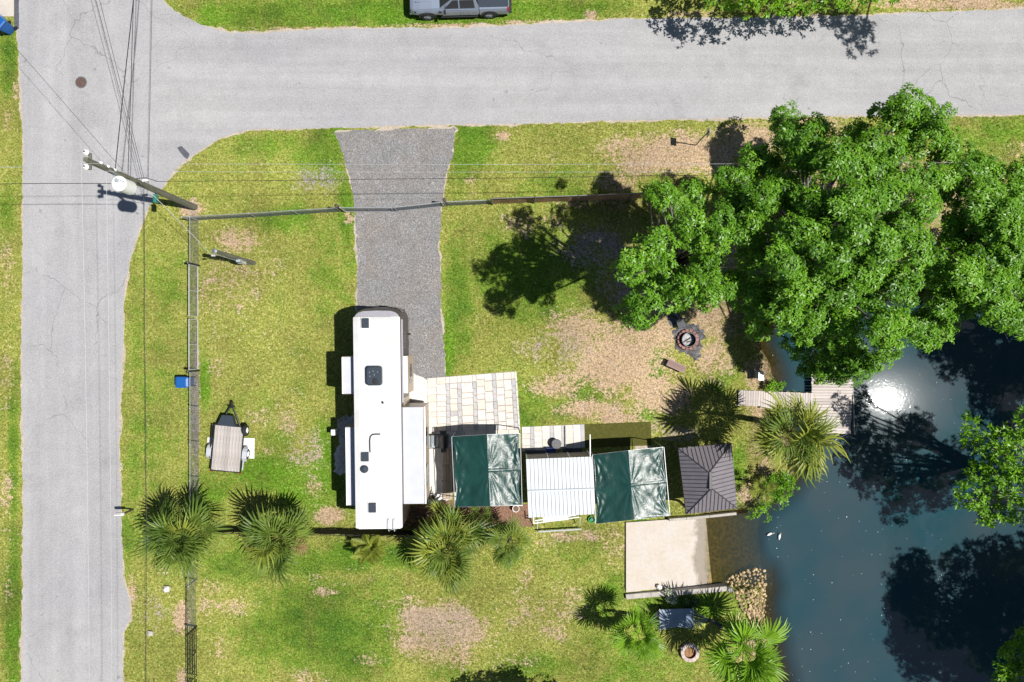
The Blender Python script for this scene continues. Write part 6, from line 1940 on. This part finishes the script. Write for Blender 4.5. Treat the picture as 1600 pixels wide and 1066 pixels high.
def palm(label, px, py, h, R_, n, seed, kinds=(('sabal', 1.0),), el=(1.25, -.35), trunk_r=.17, group=None, name='palm', top=None):
    """crown centre as the photo shows it at (px, py) with the bud at height h; R_ crown radius in metres"""
    rn = random.Random(seed)
    c = G(px, py, h)
    r = thing(name, (c.x, c.y, 0), label, 'palm', group)
    if trunk_r:
        pts = [(0, 0, -.2), (.03, .02, h * .35), (.02, .04, h * .7), (0, 0, h)]
        MB().tube(pts + [(0, 0, h + .35)], [trunk_r * 1.15, trunk_r, trunk_r * .95, trunk_r * .6, .02], 12).build('trunk', M['palm_trunk'], r)
    a = rn.uniform(0, 6)
    for i in range(n):
        t = i / max(1, n - 1)
        a += 2.39996 + rn.uniform(-.45, .45)
        e = el[0] + (el[1] - el[0]) * t ** .85 + rn.uniform(-.24, .24)
        k = rn.choices([q[0] for q in kinds], [q[1] for q in kinds])[0]
        if k == 'dead' and t < .6: k = 'sabal'
        s = R_ / 2.0 * (.72 + .30 * math.sin(math.pi * min(1, .2 + t))) * rn.uniform(.78, 1.14)
        if k == 'feather': s *= 2.0
        link_mesh('frond', rn.choice(FM[k]), r, (0, 0, h - .25 * t), (rn.uniform(-.8, .8), -e, a), (s, s, s))
    return r
SP = 'fan palms along the south fence line'
palm('leftmost fan palm, over the end of the west fence by the side street', 287, 836, 2.5, 2.45, 34, 1, (('sabal', .72), ('sabal_y', .22), ('dead', .16)), group=SP)
palm('fan palm second from the left, west of the motorhome rear', 440, 838, 2.4, 2.45, 32, 2, (('sabal', .85), ('sabal_y', .12), ('dead', .14)), group=SP)
palm('broad fan palm right of the motorhome ladder, in front of the mulch bed', 700, 850, 2.5, 2.6, 34, 3, (('sabal', .62), ('sabal_y', .4)), group=SP)
palm('narrower fan palm touching the right side of the broad one', 795, 846, 2.4, 1.6, 22, 4, (('sabal', .85), ('sabal_y', .2)), group=SP)
palm('young yellow green palm tuft near the motorhome rear corner', 690, 806, 2.0, 1.1, 12, 14, (('sabal_y', 1),), trunk_r=.08)
palm('tiny fan palm seedling in the mulch under the left canopy edge', 752, 806, 1.3, .9, 9, 15, (('sabal', 1),), trunk_r=.06)
palm('fan palm growing over the dock walkway', 1236, 674, 5.2, 2.5, 38, 5, (('sabal', .2), ('sabal_y', .5), ('dead', .14)))
palm('small fan palm on the creek bank behind the gazebo', 1190, 762, 1.7, .95, 10, 6, (('sabal_y', 1),), trunk_r=.08)
palm('yellowing feather leaved palm just behind the motorhome ladder', 580, 857, 1.1, 1.2, 26, 7, (('feather', 1),), el=(1.2, .0), trunk_r=.08)
palm('young palm with broad pleated fans left of the hammock', 996, 988, 2.6, 1.85, 16, 8, (('fan', 1),), el=(1.25, -.05), trunk_r=.11)
palm('bright fan palm with large leaves at the bottom edge beside the rocks', 1163, 1014, 3.2, 2.75, 24, 9, (('fan', 1),), el=(1.3, -.15), trunk_r=.16)

# ------------------------------------------------------------------ grass tufts on the lawns, uncountable
def tufts(n=100000):
    rn = np.random.default_rng(99)
    X = rn.uniform(-31.5, 31.5, n * 2); Y = rn.uniform(-21.2, 21.2, n * 2)
    ok = np.ones(len(X), bool)
    for P, m in ((ROAD, .06), (DRIVE, .12), ([(668, 588), (807, 578), (815, 664), (916, 660), (1018, 657), (1020, 700), (1040, 700), (1046, 806), (960, 820), (700, 800), (628, 800), (628, 600)], .02),
                 ([(553, 478), (628, 478), (632, 826), (558, 826)], 0), ([(976, 806), (1110, 806), (1136, 930), (976, 934)], .05), ([(1058, 695), (1150, 690), (1154, 800), (1068, 805)], -.3), ([(-300, -300), (26, -300), (26, 30), (-300, 30)], 0)):
        ok &= poly_sd(X, Y, np.array(PX(P) if not isinstance(P, np.ndarray) else P)) < -m
    ok &= poly_sd(X, Y, SH) < -.35
    d = blobs(X, Y, DIRT)
    ok &= rn.uniform(size=len(X)) > d * .92
    X, Y, d = X[ok][:n], Y[ok][:n], d[ok][:n]; n = len(X)
    K = 4
    az = rn.uniform(0, 6.28, (n, K)); hgt = rn.uniform(.025, .085, (n, K)); lean = rn.uniform(.02, .075, (n, K)); w_ = rn.uniform(.006, .013, (n, K))
    cx, cy = np.cos(az), np.sin(az)
    bx = X[:, None] + cx * .012; by = Y[:, None] + cy * .012
    A = np.stack([bx - cy * w_, by + cx * w_, np.zeros((n, K))], -1); B = np.stack([bx + cy * w_, by - cx * w_, np.zeros((n, K))], -1)
    T = np.stack([bx + cx * lean, by + cy * lean, hgt], -1)
    V = np.stack([A, B, T], 2).reshape(-1, 3)
    at = {k: np.repeat(v, K * 3) for k, v in (('dirt', d * .6), ('lush', blobs(X, Y, LUSH)), ('lime', blobs(X, Y, LIME)), ('grey', np.zeros(n)), ('mud', np.zeros(n)))}
    tag(np_mesh('grass_tufts', V, np.arange(len(V)).reshape(-1, 3), M['lawn'], attrs=at), None, None, kind='stuff')
tufts()
